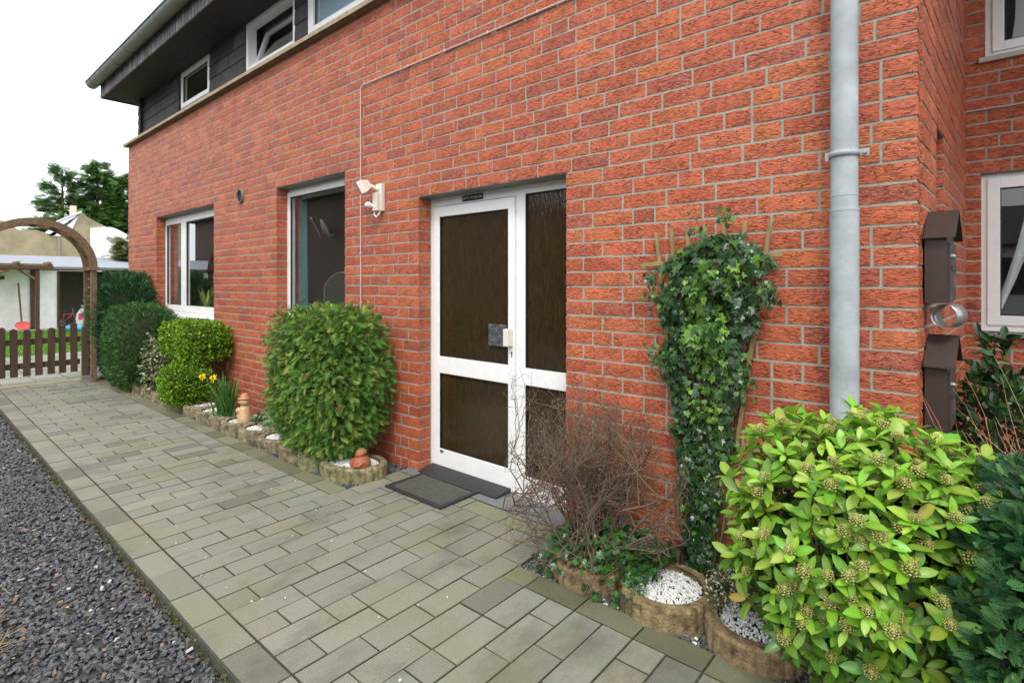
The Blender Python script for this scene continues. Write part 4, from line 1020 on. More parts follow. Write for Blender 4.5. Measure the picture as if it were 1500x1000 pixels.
for i, (P_, n_) in enumerate(heads):
    if i % 2 == 0: 
        root = Vector((c[0] + rnd.uniform(-.05, .05), c[1] + rnd.uniform(-.05, .05), .0)); mid = root.lerp(P_, .55) + Vector((0, 0, -.05))
        mb.tube([root, mid, P_ - n_ * .02], [.007, .005, .003], 5, col=(.10, .11, .04))
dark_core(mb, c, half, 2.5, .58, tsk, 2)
mb.build('stems', M['twig'], sk)
# flower head: many small buds on a dome
hb = MB()
for i in range(58):
    t = i * 2.399; f = i / 58; el = math.pi / 2 - f * 1.9; r = .0185 * rnd.uniform(.85, 1.1)
    p = (r * math.cos(el) * math.cos(t), r * math.cos(el) * math.sin(t), .008 + r * .85 * math.sin(el)); s = rnd.uniform(.0027, .0038)
    cc = rnd.choice([(.50, .50, .14), (.62, .58, .24), (.36, .42, .09), (.48, .40, .15)])
    hb.add([(p[0] + q[0] * s, p[1] + q[1] * s, p[2] + q[2] * s) for q in oct_v], oct_f, 0, cc, True)
hb.tube([(0, 0, -.02), (0, 0, .012)], .004, 5, col=(.2, .25, .06))
heads.sort(key=lambda h: (h[0] - Vector((0, -2.6, 1.4))).length); heads = heads[:150]; rnd.shuffle(heads)
proto = None
for i, (P_, n_) in enumerate(heads[:98]):
    if proto is None: proto = hb.build('flower_cluster', M['leaf'], sk); h = proto; h.parent = sk
    else: h = proto.copy(); COL.objects.link(h); h.parent = sk
    h.matrix_parent_inverse = Matrix.Identity(4)
    q = n_.to_track_quat('Z', 'Y'); s = rnd.uniform(.75, 1.2)
    h.matrix_basis = Matrix.Translation(P_ - sk.location) @ q.to_matrix().to_4x4() @ Matrix.Diagonal((s, s, s, 1))

# blue cypress at the right edge
bush('blue_cypress', 'blue green cypress at the right edge beside the bright flowering shrub', 'bush', (.335, -.55, .42), (.36, .33, .49), 3.0, spray_template(7, .5, .045, 4), 14000, .044,
     [(.04, .13, .042), (.055, .17, .055), (.022, .08, .032), (.11, .25, .08)], M['conifer'], depth=(.80, 1.04), bump=.06, f=4, seed=6, jit=.6, core=.80, lay=.6, out=.35, zmin=.02)
# russet dead sprays low on the cypress
n = 90; p = np.stack([nr.uniform(.12, .28, n), nr.uniform(-.95, -.88, n), nr.uniform(.06, .24, n)], 1)
rot = frames(np.tile([[-.2, -1, .2]], (n, 1)), jitter=.6)
cyp = [o_ for o_ in COL.objects if o_.name == 'blue_cypress'][0]
scatter('dead_spray', SP[0], SP[1], p, rot, nr.uniform(.04, .06, n), palette([(.45, .16, .05), (.55, .25, .1)], n), M['conifer'], cyp)

# dry twigs behind it
def twiggy(mb, base, d, L, r, depth, q, col, spread=.6, wig=.25, seg=4, droop=0, kids=3, box=None):
    p = Vector(base); d = Vector(d).normalized(); pts = [p.copy()]
    for i in range(seg):
        d = (d + Vector((q.gauss(0, wig), q.gauss(0, wig), q.gauss(0, wig) - droop))).normalized(); p = p + d * L / seg
        if box:
            if p.y > box: p.y = box - .005; d.y = -abs(d.y)
            ex = (p.x + 1.42) / .46; ey = (p.y + .36) / .36
            if ex * ex + ey * ey > 1 or p.z > .95:      # tips bend back where the shrub has been clipped
                d = (d + Vector((-ex * .9, -ey * .9 if p.y < -.36 else 0, -.9 if p.z > .95 else 0))).normalized()
        pts.append(p.copy())
    rs = [r * (1 - .5 * i / seg) for i in range(seg + 1)]
    mb.tube(pts, rs, 4 if r < .004 else 6, col=tuple(c_ * q.uniform(.75, 1.25) for c_ in col), cap=False)
    if depth > 0:
        for k in range(kids):
            t = q.uniform(.3, 1.0); i = min(seg - 1, int(t * seg)); b = pts[i].lerp(pts[i + 1], t * seg - i)
            dd = (d + Vector((q.gauss(0, spread), q.gauss(0, spread), q.gauss(0, spread * .8)))).normalized()
            twiggy(mb, b, dd, L * q.uniform(.55, .85), r * .62, depth - 1, q, col, spread, wig, seg, droop, kids, box)
q = random.Random(12)
mb = MB()
for i in range(26): twiggy(mb, (.24 + q.uniform(-.10, .12), .02 + q.uniform(-.12, .1), .0), (q.uniform(-.5, .4), q.uniform(-.2, .2), 1.2), .55, .004, 2, q, (.34, .20, .12), .4, .12, 4, 0, 3)
tag(mb.build('dry_twig_plant', M['twig']), 'leafless tan twig plant behind the blue green cypress under the right window', 'shrub')

# dark glossy shrub under the wing window
o = empty('glossy_shrub', (.10, 1.15, 0), 'dark glossy evergreen shrub in the corner below the right window', 'shrub')
P_, n_ = blob_points(1500, (.13, 1.15, .52), (.27, .40, .42), 2.3, .12, 5, 3, (.55, 1.06), None, .02)
extra = np.array([(.085 + q.gauss(0, .04), 1.12 + q.gauss(0, .04), q.uniform(.85, 1.13)) for _ in range(110)])
P_ = np.concatenate([P_, extra]); n_ = np.concatenate([n_, np.tile([[0, -.3, .6]], (110, 1))])
N = len(P_); y = n_ + nr.normal(0, .7, (N, 3)); y /= np.linalg.norm(y, axis=1)[:, None]; z = nr.normal(0, .6, (N, 3)) + np.array([0, -.3, 1]); z -= y * (z * y).sum(1)[:, None]; z /= np.linalg.norm(z, axis=1)[:, None]
scatter('foliage', LV, LF, P_, np.stack([np.cross(y, z), y, z], 2), nr.uniform(.05, .085, N), palette([(.012, .045, .014), (.02, .07, .018), (.035, .10, .02)], N), M['glossleaf'], o)
mb = MB()
for i in range(9): 
    a = q.uniform(0, 6.28); mb.tube([(.1 + .03 * math.cos(a), 1.15 + .03 * math.sin(a), -.03), (.1 + .1 * math.cos(a), 1.15 + .12 * math.sin(a), .45), (.1 + .18 * math.cos(a), 1.15 + .25 * math.sin(a), .8)], [.009, .006, .003], 5, col=(.06, .05, .03))
mb.tube([(.1, 1.13, 0), (.085, 1.12, .6), (.085, 1.12, 1.14)], [.01, .007, .003], 5, col=(.06, .08, .03))
mb.build('stems', M['twig'], o)

# bare shrub right of the door
q = random.Random(5); bs = empty('bare_shrub', (-1.42, -.36, 0), 'leafless reddish brown twiggy shrub right of the entrance door', 'shrub')
mb = MB()
for i in range(23):
    a = 2 * math.pi * i / 23 + q.uniform(-.2, .2); lean = q.uniform(.03, .42)
    twiggy(mb, (-1.42 + .06 * math.cos(a), -.34 + .05 * math.sin(a), -.02), (lean * math.cos(a), lean * .75 * math.sin(a), 1), q.uniform(.40, .50), q.uniform(.006, .009), 4, q, (.155, .11, .078), .60, .25, 5, -.085, 3, box=-.02)
mb.build('branches', M['twig'], bs)
pts = np.array(mb.v)[::23]; pts = pts[nr.random(len(pts)) < .25]; pts = pts[pts[:, 2] > .25]
bo = scatter('buds', oct_v, oct_f, pts, frames(nr.normal(0, 1, (len(pts), 3))), nr.uniform(.0025, .004, len(pts)), palette([(.30, .14, .09), (.42, .26, .12)], len(pts)), M['twig'], bs); bo['kind'] = 'stuff'

# ------------------------------------------------------------------ ivy
def ivy_tmpl():
    o_ = [(0, 0), (.28, -.10), (.50, .10), (.34, .28), (.52, .55), (.22, .56), (0, 1.0), (-.22, .56), (-.52, .55), (-.34, .28), (-.50, .10), (-.28, -.10)]
    vs = [(0, .3, 0)] + [(x, y, .16 * abs(x) - .10 * y * y) for x, y in o_]
    return vs, [(0, i, i % 12 + 1) for i in range(1, 13)]
IV = ivy_tmpl()
def span(z):
    T_ = [(0, -1.10, -.90), (.12, -1.10, -.90), (.45, -1.12, -.86), (.7, -1.15, -.82), (.95, -1.19, -.765), (1.25, -1.20, -.73), (1.38, -1.20, -.69), (1.45, -1.20, -.655), (1.52, -1.18, -.67), (1.57, -1.10, -.72), (1.61, -1.0, -.80), (1.64, -.92, -.82)]
    for a, b in zip(T_, T_[1:]):
        if a[0] <= z <= b[0]:
            t = (z - a[0]) / (b[0] - a[0]); return a[1] + t * (b[1] - a[1]), a[2] + t * (b[2] - a[2])
    return T_[-1][1:]
ivy = empty('climbing_ivy', (-1.0, -.06, 0), 'dark green ivy climbing a fan trellis on the brick wall', 'ivy')
pos = []; nrm = []; col = []; sc = []
for i in range(3600):
    z = q.uniform(.04, 1.63) if q.random() < .8 else q.uniform(1.0, 1.60); a, b = span(z); a += .025; b -= .03 if z < 1.3 else .01; m_ = (a + b) / 2; h_ = (b - a) / 2
    u = q.uniform(-1, 1) * (1 + .13 * math.sin(z * 21) + .10 * math.sin(z * 47 + 1)); bulge = (.07 + .085 * max(0, min(1, (z - .9) / .5)) + .02 * math.sin(z * 17 + u * 3)) * (1 - .55 * abs(u) ** 2.5) * (1 - .5 * max(0, (z - 1.45) / .2)) * (1 + .35 * math.sin(z * 31 + u * 4) * math.sin(u * 7 + z * 9))
    if z < .8: bulge *= .9
    y = -.035 - bulge * (q.random() ** .35)
    pos.append((m_ + u * h_, y, z)); nrm.append((u * .55 + q.gauss(0, .35), -1, .25 + .5 * max(0, (z - 1.45) / .25) + q.gauss(0, .35)))
    big = q.random() < .10 and 1.0 < z < 1.6
    sc.append(q.uniform(.045, .062) if big else q.uniform(.018, .038)); t = q.random()
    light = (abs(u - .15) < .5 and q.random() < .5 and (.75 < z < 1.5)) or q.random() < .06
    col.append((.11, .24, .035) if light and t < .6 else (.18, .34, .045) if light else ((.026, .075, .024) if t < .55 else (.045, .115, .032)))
for (cx, cz, k) in ((-1.23, 1.43, 30), (-1.25, 1.34, 16), (-1.19, 1.05, 30), (-.69, 1.36, 50), (-.79, 1.0, 40), (-.80, .93, 30), (-.84, .62, 30), (-.855, 1.71, 14), (-.98, 1.66, 16)):
    for i in range(k):
        pos.append((cx + q.gauss(0, .028), -.06 - q.random() * .08, cz + q.gauss(0, .03))); nrm.append((q.gauss(0, .5), -1, .3)); sc.append(q.uniform(.016, .034)); col.append(q.choice([(.05, .12, .03), (.12, .24, .04), (.02, .06, .02)]))
pos = np.array(pos); N = len(pos)
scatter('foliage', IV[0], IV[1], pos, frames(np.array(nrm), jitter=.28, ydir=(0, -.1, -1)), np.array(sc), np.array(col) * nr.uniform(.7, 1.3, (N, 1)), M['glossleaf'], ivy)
mb = MB()
for i in range(34):
    x = q.uniform(-1.08, -.92); pts = []
    for k in range(12):
        z = k * .145; a, b = span(max(.0, min(1.7, z))); t = (i % 9) / 8; pts.append((a + (b - a) * (.12 + .76 * t) + q.gauss(0, .012), -.03 - q.random() * .05, z))
    mb.tube(pts, [.005 - .0003 * k for k in range(12)], 4, col=(.12, .08, .05))
mb.build('stems', M['twig'], ivy)
# ground ivy
o = empty('ground_ivy', (-1.33, -.42, 0), 'bright green ivy sprawling over the ground at the foot of the bare shrub', 'ivy')
n = 620; cx = nr.uniform(-1.60, -1.05, n); cy = nr.uniform(-.56, -.16, n)
cz = .13 + nr.uniform(-.03, .10, n) * (1 - ((cx + 1.33) / .35) ** 2).clip(.2, 1); 
edge = (cy < -.47); cz[edge] -= nr.uniform(.0, .12, edge.sum())
nn = np.tile([[0, -.5, 1.0]], (n, 1))
scatter('foliage', IV[0], IV[1], np.stack([cx, cy, cz], 1), frames(nn, jitter=.5, ydir=(0, -.8, -.4)), nr.uniform(.024, .046, n), palette([(.03, .11, .02), (.06, .17, .03), (.02, .07, .02)], n), M['glossleaf'], o)
mb = MB()
for i in range(24): x = q.uniform(-1.5, -1.1); mb.tube([(x, -.3, .05), (x + q.uniform(-.1, .1), -.42, .15), (x + q.uniform(-.15, .15), -.54, .08)], .0025, 4, col=(.12, .10, .04))
mb.build('stems', M['twig'], o)
# little variegated creeper
o = empty('variegated_creeper', (-.72, -.33, 0), 'small white edged creeper spilling over the pebbles below the ivy', 'plant')
n = 1500; a_ = nr.uniform(0, 6.28, n); r_ = np.sqrt(nr.random(n)); cx = -.70 + .15 * r_ * np.cos(a_); cy = -.33 + .16 * r_ * np.sin(a_); cz = .09 + nr.random(n) * .17 * (1 - r_ ** 2 * .6) + .03
nn = nr.normal(0, .6, (n, 3)) + [0, -.3, 1]
scatter('foliage', BX[0], BX[1], np.stack([cx, cy, cz], 1), frames(nn), nr.uniform(.010, .018, n), palette([(.07, .12, .04), (.05, .09, .03), (.62, .62, .46), (.50, .52, .36), (.12, .18, .07)], n), M['leaf'], o)
mb = MB()
for i in range(40): 
    a = q.uniform(0, 6.28); mb.tube([(-.70, -.33, .06), (-.70 + .08 * math.cos(a), -.33 + .08 * math.sin(a), .17), (-.70 + .15 * math.cos(a), -.33 + .15 * math.sin(a), q.uniform(.1, .25))], .0015, 4, col=(.12, .07, .04))
mb.build('stems', M['twig'], o)

# trellis
tr = empty('fan_trellis', (-.98, 0, 0), 'weathered wooden fan trellis behind the climbing ivy', 'trellis')
tops = [(-1.235, 1.665), (-1.155, 1.68), (-1.07, 1.69), (-.98, 1.69), (-.89, 1.69), (-.795, 1.69), (-.685, 1.685)]
for i, (tx, tz) in enumerate(tops):
    bx = -.985 + (i - 3) * .022; mb = MB(); d = Vector((tx - bx, 0, tz - .05)); L = d.length; ang = math.atan2(d.x, d.z)
    T_ = Matrix.Translation((bx, -.022, .05)) @ Matrix.Rotation(ang, 4, 'Y'); mb.box(-.0095, .0095, -.007, .007, 0, L, M=T_, b=.002); mb.build('slat', M['lath'], tr)
for (xa, za, xb, zb) in ((-1.30, 1.500, -.63, 1.535), (-1.13, .95, -.80, .965)):
    mb = MB(); ang = math.atan2(zb - za, xb - xa); T_ = Matrix.Translation((xa, -.038, za)) @ Matrix.Rotation(-ang, 4, 'Y'); mb.box(0, math.hypot(xb - xa, zb - za), -.006, .008, -.011, .011, M=T_, b=.002); mb.build('cross_bar', M['lath'], tr)

# ------------------------------------------------------------------ daffodils and bed ornaments
df = empty('daffodil', (-5.62, -.42, 0), 'yellow daffodil clump with long green leaves beside the stone figure', 'flower')
mb = MB()
def strap(base, d, L, w, droop, col):
    p = Vector(base); d = Vector(d).normalized(); side = Vector((-d.y, d.x, 0)); side = side.normalized() if side.length > .01 else Vector((1, 0, 0)); vs = []; fs = []; n_ = 8
    for i in range(n_ + 1):
        ww = w * (1 - (i / n_) ** 3 * .85); vs += [p - side * ww, p + side * ww]; d = (d + Vector((0, 0, -droop * (i / n_)))).normalized(); p = p + d * L / n_
    for i in range(n_): fs.append((2 * i, 2 * i + 1, 2 * i + 3, 2 * i + 2))
    mb.add(vs, fs, 0, col, True)
for i in range(95):
    a = q.uniform(0, 6.28); l = q.uniform(.15, .75); strap((-5.62 + q.gauss(0, .05), -.42 + q.gauss(0, .03), .04), (l * math.cos(a), l * .6 * math.sin(a), 1), q.uniform(.32, .50), .0075, q.uniform(.05, .28), q.choice([(.06, .17, .03), (.09, .22, .05), (.05, .14, .03)]))
strap((-5.66, -.45, .05), (-1, -.3, .9), .50, .007, .45, (.20, .30, .12)); strap((-5.64, -.46, .05), (-.9, -.4, .8), .40, .007, .5, (.25, .36, .16)); strap((-5.5, -.5, .05), (-.5, -.6, 1), .28, .007, .6, (.2, .34, .1))
mb.build('leaves', M['leaf'], df)
for (x, y, z) in ((-6.12, -.46, .425), (-5.83, -.46, .445)):
    f = empty('tmp', (0, 0, 0), None, None); bpy.data.objects.remove(f)
    mb = MB(); T_ = Matrix.Translation((x, y, z)) @ Matrix.Rotation(R(65), 4, 'X') @ Matrix.Rotation(R(12), 4, 'Y')
    for k in range(6):
        a = k * math.pi / 3; c_, s_ = math.cos(a), math.sin(a)
        pl = [(0, 0, 0), (.014, -.012, .002), (.036, -.008, -.002), (.048, 0, .0), (.036, .008, -.002), (.014, .012, .002)]
        mb.add([T_ @ Vector((u * c_ - v * s_, u * s_ + v * c_, w_)) for u, v, w_ in pl], [(0, 1, 2, 3, 4, 5)], 0, (.82, .66, .02))
    mb.lathe([(.008, 0), (.013, .012), (.017, .026), (.021, .030), (.014, .024), (.006, .004)], 14, T_, 0, (.85, .55, .01))
    mb.tube([(-5.62 + .04, -.42, .05), (x + .12, y + .01, z - .05), (x + .03, y + .02, z + .005), (x, y + .008, z)], .0035, 6, col=(.10, .22, .05))
    mb.build('flower', M['leaf'], df)

# stacked stone figure
o = empty('stone_figure', (-5.24, -.40, .05), 'sandy ceramic figure of stacked rounded stones beside the daffodils', 'ornament')
mb = MB(); Tf = Matrix.Translation((-5.24, -.40, .06))
mb.lathe([(.001, 0), (.062, 0), (.066, .03), (.058, .10), (.044, .16), (.036, .185), (.001, .19)], 20, Tf)
mb.ball((-.055, -.03, .035), (.034, .034, .028), 12, M=Tf); mb.ball((-.058, -.025, .085), (.030, .03, .026), 12, M=Tf); mb.ball((-.05, -.03, .135), (.036, .034, .032), 12, M=Tf)
mb.build('body', M['sandstone'], o)
mb = MB(); mb.ball((0, -.005, .225), (.052, .046, .040), 16, M=Tf); mb.ball((-.012, -.046, .222), (.010, .012, .009), 8, M=Tf); mb.build('head', M['sandstone'], o)
mb = MB(); mb.lathe([(.001, .250), (.058, .250), (.062, .258), (.040, .266), (.034, .292), (.020, .302), (.001, .305)], 18, Tf, 0, (.85, .55, .45)); mb.build('hat', M['sandstone'], o)

# terracotta pot figure
o = empty('terracotta_figure', (-3.335, -.385, .08), 'round terracotta figure with a brown cap sitting on the white pebbles', 'ornament')
Tt = Matrix.Translation((-3.335, -.385, .07))
mb = MB(); mb.lathe([(.001, 0), (.045, .0), (.062, .02), (.068, .045), (.060, .072), (.040, .092), (.028, .10), (.001, .102)], 22, Tt)
for sg in (-1, 1): mb.tube([Tt @ Vector((sg * .055, -.02, .065)), Tt @ Vector((sg * .05, -.055, .045)), Tt @ Vector((sg * .012, -.072, .04))], [.013, .012, .010], 10)
mb.build('body', M['terracotta'], o)
mb = MB(); mb.ball((.0, -.01, .112), (.036, .034, .028), 14, M=Tt); mb.ball((0, -.044, .108), (.006, .008, .006), 8, M=Tt); mb.build('head', M['terracotta'], o)
mb = MB(); mb.lathe([(.040, .118), (.036, .135), (.020, .148), (.001, .152)], 16, Tt, 0, (.8, 1.3, 1.2)); mb.lathe([(.001, .117), (.040, .118)], 16, Tt, 0, (.8, 1.3, 1.2)); mb.build('cap', M['terracotta'], o)

# low variegated plant right of the figure
o = empty('low_variegated_plant', (-4.98, -.24, 0), 'low grey green plant with cream edged leaves left of the big thuja', 'plant')
n = 420; a_ = nr.uniform(0, 6.28, n); r_ = np.sqrt(nr.random(n)); cx = -4.92 + .34 * r_ * np.cos(a_); cy = -.24 + .16 * r_ * np.sin(a_); cz = .08 + nr.random(n) * .20 * (1 - r_ ** 2 * .7)
nn = nr.normal(0, .5, (n, 3)) + [0, -.4, 1]
scatter('foliage', LV, LF, np.stack([cx, cy, cz], 1), frames(nn), nr.uniform(.035, .07, n), palette([(.06, .13, .06), (.10, .18, .08), (.30, .36, .20), (.08, .15, .05)], n), M['leaf'], o)
mb = MB()
for i in range(26): x = q.uniform(-5.15, -4.7); y = q.uniform(-.34, -.12); strapc = None; mb.tube([(x, y, .02), (x + q.uniform(-.05, .05), y, q.uniform(.12, .22))], .002, 4, col=(.12, .14, .05))
mb.build('stems', M['twig'], o)
# small broad-leaved weed
o = empty('strappy_plant', (-4.70, -.28, 0), 'small upright plant with strap leaves just left of the big thuja', 'plant'); mb = MB()
for i in range(16): a = q.uniform(0, 6.28); strap((-4.70, -.30, .05), (.4 * math.cos(a), .4 * math.sin(a), 1), q.uniform(.13, .22), .010, .25, q.choice([(.10, .22, .03), (.14, .28, .04)]))
mb.build('leaves', M['leaf'], o)

# ------------------------------------------------------------------ window sill plant inside left window
o = empty('potted_plant', (-8.0, .25, .94), 'yellow green potted plant standing inside behind the left window', 'plant')
mb = MB()
for i in range(26): a = q.uniform(0, 6.28); strap((-8.0, .25, 1.0), (.45 * math.cos(a), .3 * math.sin(a), 1), q.uniform(.22, .42), .016, .10, q.choice([(.60, .68, .14), (.4, .55, .10), (.75, .80, .2)]))
mb.build('leaves', M['leaf'], o)
mb = MB(); mb.lathe([(.001, .0), (.05, 0), (.065, .10), (.055, .10), (.001, .09)], 18, Matrix.Translation((-8.0, .26, .94)), 0, (.4, .35, .3)); mb.build('pot', M['plain'], o)
mb = MB(); mb.box(-9.3, -7.1, .20, .48, .90, .935, 0, (.6, .6, .58)); mb.box(-5.5, -4.1, .26, .48, .90, .935, 0, (.6, .6, .58)); mb.build('inner_sill', M['plain'], house)

# ------------------------------------------------------------------ garden gate and arch
AC, AR, AZ = -1.32, .62, 1.62
arch = empty('garden_arch', (-9.78, AC, 0), 'round topped wooden garden arch with rungs over the picket gate', 'arch')
for x in (-9.52, -9.92):
    mb = MB(); pr = []
    for i in range(25):
        a = math.pi * i / 24; pr.append((math.cos(a), math.sin(a)))
    out = [(AC + (AR + .045) * c_, AZ + (AR + .045) * s_) for c_, s_ in pr]; inn_ = [(AC + (AR - .045) * c_, AZ + (AR - .045) * s_) for c_, s_ in pr]
    for i in range(24):
        mb.poly([inn_[i], out[i], out[i + 1], inn_[i + 1]], x - .022, x + .022, 'x')
    for sg in (-1, 1): mb.box(x - .024, x + .024, AC + sg * AR - .036, AC + sg * AR + .036, -.03, AZ, b=.004)
    mb.build('side_frame', M['archwood'], arch)
mb = MB()
for sg in (-1, 1): mb.box(-9.97, -9.47, AC + sg * AR - .055, AC + sg * AR + .055, AZ - .03, AZ + .02, b=.004)
mb.build('capital_block', M['archwood'], arch)
for sg in (1,):
    for k in range(12):
        z = .08 + k * .125; mb = MB(); mb.box(-9.90, -9.54, AC + sg * AR + .0, AC + sg * AR + .02, z, z + .028, 0, (1.35, 1.3, 1.2), b=.003); mb.build('rung', M['archwood'], arch)
for i in (3, 6, 9, 12, 15, 18, 21):
    a = math.pi * i / 24; mb = MB(); T_ = Matrix.Translation((-9.72, AC + AR * math.cos(a), AZ + AR * math.sin(a))) @ Matrix.Rotation(a - math.pi / 2, 4, 'X')
    mb.box(-.18, .18, -.04, .04, -.012, .012, M=T_, b=.003); mb.build('arch_slat', M['archwood'], arch)

gate = empty('picket_gate', (-9.86, -1.25, 0), 'low dark brown picket gate with a curved top across the end of the path', 'gate')
GXp = -9.86
for i in range(9):
    y = -.86 - i * .128; zt = .845 - .075 * math.sin(math.pi * min(1, (i + .2) / 7.2)); mb = MB(); w_ = .040
    pr = [(-w_, .13), (w_, .13), (w_, zt - .035), (w_ * .7, zt - .012), (0, zt), (-w_ * .7, zt - .012), (-w_, zt - .035)]
    T_ = Matrix.Translation((0, y, 0)) @ Matrix.Rotation(R(rnd.uniform(-1, 1)), 4, 'X'); mb.poly(pr, GXp - .0, GXp + .02, 'x', M=T_, col=(1, 1, 1)); mb.build('picket', M['wood'], gate)
for z in (.27, .60):
    mb = MB(); mb.box(GXp - .032, GXp - .004, -1.93, -.79, z - .04, z + .04, b=.003); mb.build('rail', M['wood'], gate)
o = empty('gate_post', (-9.80, -.735, 0), 'short dark brown gate post against the right leg of the arch', 'post')
mb = MB(); mb.box(-9.845, -9.765, -.78, -.70, -.02, .78, b=.004); mb.build('post', M['wood'], o)
mb = MB(); mb.box(-9.86, -9.75, -.79, -.69, -.03, .07, b=.003); mb.build('steel_shoe', M['grey_metal'], o)

# ------------------------------------------------------------------ back garden
sheet('lawn', -21.2, -13.9, -9, 9, -.012, mat('lawn_soil', (.10, .20, .03), .9, .1, noise=.4, nscale=14, vcol=False))
n = 26000; p = np.stack([nr.uniform(-21, -13.9, n), nr.uniform(-2.2, 2.6, n), np.full(n, -.012)], 1)
nn = np.tile([[0, 0, 0.0]], (n, 1)) + nr.normal(0, .5, (n, 3)) ; yv = nr.normal(0, .35, (n, 3)) + [0, 0, 1]; yv /= np.linalg.norm(yv, axis=1)[:, None]; zv = nr.normal(0, 1, (n, 3)); zv[:, 2] = 0; zv -= yv * (zv * yv).sum(1)[:, None]; zv /= np.linalg.norm(zv, axis=1)[:, None]
tag(scatter('lawn_grass', [(-.12, 0, 0), (.12, 0, 0), (0, 1, .1)], [(0, 1, 2)], p, np.stack([np.cross(yv, zv), yv, zv], 2), nr.uniform(.03, .07, n), palette([(.10, .26, .02), (.14, .32, .03), (.09, .20, .02)], n), M['leaf']), 'bright green lawn behind the picket gate', 'grass', kind='stuff')
sheet('yard', -34, -21.2, -12, 14, -.006, mat('yard_concrete', (.33, .31, .26), .9, .1, noise=.2, nscale=2, vcol=False))

SX = -22.0
shed = empty('garden_shed', (SX, .2, 0), 'long low white rendered shed with a grey roof and an open bay', 'shed')
mb = MB(); mb.box(SX - 3, SX, -6, .90, -.02, 1.80); mb.build('white_wall', M['render_white'], shed)
mb = MB(); mb.box(SX - 3, SX - 2.9, .90, 7, -.02, 1.85, 0, (.9, .85, .75)); mb.box(SX - 3, SX, 6.9, 7, 0, 1.8); mb.build('rear_wall', mat('shed_inside', (.16, .155, .15), .9, .1), shed)
mb = MB(); mb.poly([(-6.2, 1.80), (7.1, 1.83), (7.1, 1.89), (-6.2, 1.86)], SX - .03, SX + .06, 'x', col=(.8, .6, .45)); mb.box(SX - .02, SX + .04, 2.2, 7, 1.66, 1.79, 0, (1.2, .95, .7)); mb.build('eaves_beam', M['archwood'], shed)
mb = MB(); mb.add([(SX + .12, -6.3, 1.88), (SX + .12, 7.2, 1.90), (SX - 3.3, 7.2, 2.40), (SX - 3.3, -6.3, 2.38)], [(0, 1, 2, 3)]); mb.box(SX + .06, SX + .12, -6.3, 7.2, 1.85, 1.93, 0, (.62, .60, .56)); mb.build('roof', M['greyroof'], shed)
mb = MB(); mb.box(SX, SX + .05, .22, .33, -.02, 1.82, 0, (.55, .45, .55)); mb.box(SX, SX + .03, .86, .92, -.02, 1.8, 0, (.5, .4, .4)); mb.build('door_frame', M['archwood'], shed)
mb = MB(); mb.box(SX, SX + .02, -.62, -.36, 1.52, 1.63, 0, (.05, .05, .05)); mb.build('window_slot', M['plain'], shed)
# lean-to beams
o = empty('pergola', (SX + 1.6, -.4, 0), 'weathered grey timber lean-to in front of the white shed', 'pergola')
mb = MB(); mb.box(SX + .1, SX + .9, -4, .62, 1.93, 1.99, 0, (1.1, 1.1, 1.1)); mb.box(SX + .86, SX + .98, -4, .62, 1.83, 1.93, 0, (.5, .5, .5))
for y in (-3.4, -2.6, -1.8, -1.0, -.2, .5): mb.box(SX + .1, SX + 1.05, y, y + .07, 1.99, 2.05, 0, (1.2, 1.1, 1))
mb.build('roof_beam', M['archwood'], o)
mb = MB()
for a, b in (((SX + .9, .27, .0), (SX + .9, .27, 1.83)), ): mb.box(a[0] - .045, a[0] + .045, a[1] - .045, a[1] + .045, -.02, 1.83, 0, (.45, .35, .4))
mb.build('post', M['archwood'], o)
mb = MB(); mb.tube([(SX + .9, .25, 1.50), (SX + .9, -.22, 1.86)], .035, 6, col=(.9, .9, .9)); mb.tube([(SX + .9, -.95, 1.52), (SX + .9, -.28, 1.86)], .045, 6, col=(1.4, 1.3, 1.2)); mb.build('brace', M['archwood'], o)

# long handled red pan leaning on the wall
o = empty('garden_shovel', (SX + .12, -.02, 0), 'long handled tool with a round red pan leaning on the white shed wall', 'tool')
mb = MB(); mb.tube([(SX + .30, .0, .10), (SX + .06, -.06, 1.42)], .022, 8, col=(1.3, .8, .6)); mb.build('handle', M['archwood'], o)
mb = MB(); mb.lathe([(.001, .0), (.12, .01), (.17, .06), (.18, .07), (.12, .03), (.001, .02)], 18, Matrix.Translation((SX + .36, .0, .10)) @ Matrix.Rotation(R(55), 4, 'Y') @ Matrix.Scale(.85, 4, (1, 0, 0)), 0, (.75, .12, .10)); mb.build('pan', M['plain'], o)

# child's bike
bk = empty('childs_bicycle', (SX - .3, 1.25, 0), 'small child bicycle with dark tyres parked in the open shed bay', 'bicycle')
for y in (1.02, 1.42):
    mb = MB(); T_ = Matrix.Translation((SX - .25, y, .17)) @ Matrix.Rotation(R(90), 4, 'Y'); k = 20
    mb.tube([T_ @ Vector((.145 * math.cos(2 * math.pi * j / k), .145 * math.sin(2 * math.pi * j / k), 0)) for j in range(k + 1)], .022, 6, col=(.03, .03, .03))
    for j in range(6): mb.tube([T_ @ Vector((0, 0, 0)), T_ @ Vector((.14 * math.cos(j), .14 * math.sin(j), 0))], .004, 4, col=(.6, .6, .6))
    mb.build('wheel', M['plain'], bk)
mb = MB(); cR = (.55, .08, .07)
for a, b in (((1.42, .17), (1.30, .42)), ((1.30, .42), (1.12, .22)), ((1.12, .22), (1.02, .17)), ((1.02, .17), (1.08, .46)), ((1.08, .40), (1.30, .42))): mb.tube([(SX - .25, a[0], a[1]), (SX - .25, b[0], b[1])], .016, 6, col=cR)
mb.build('frame', M['plain'], bk)
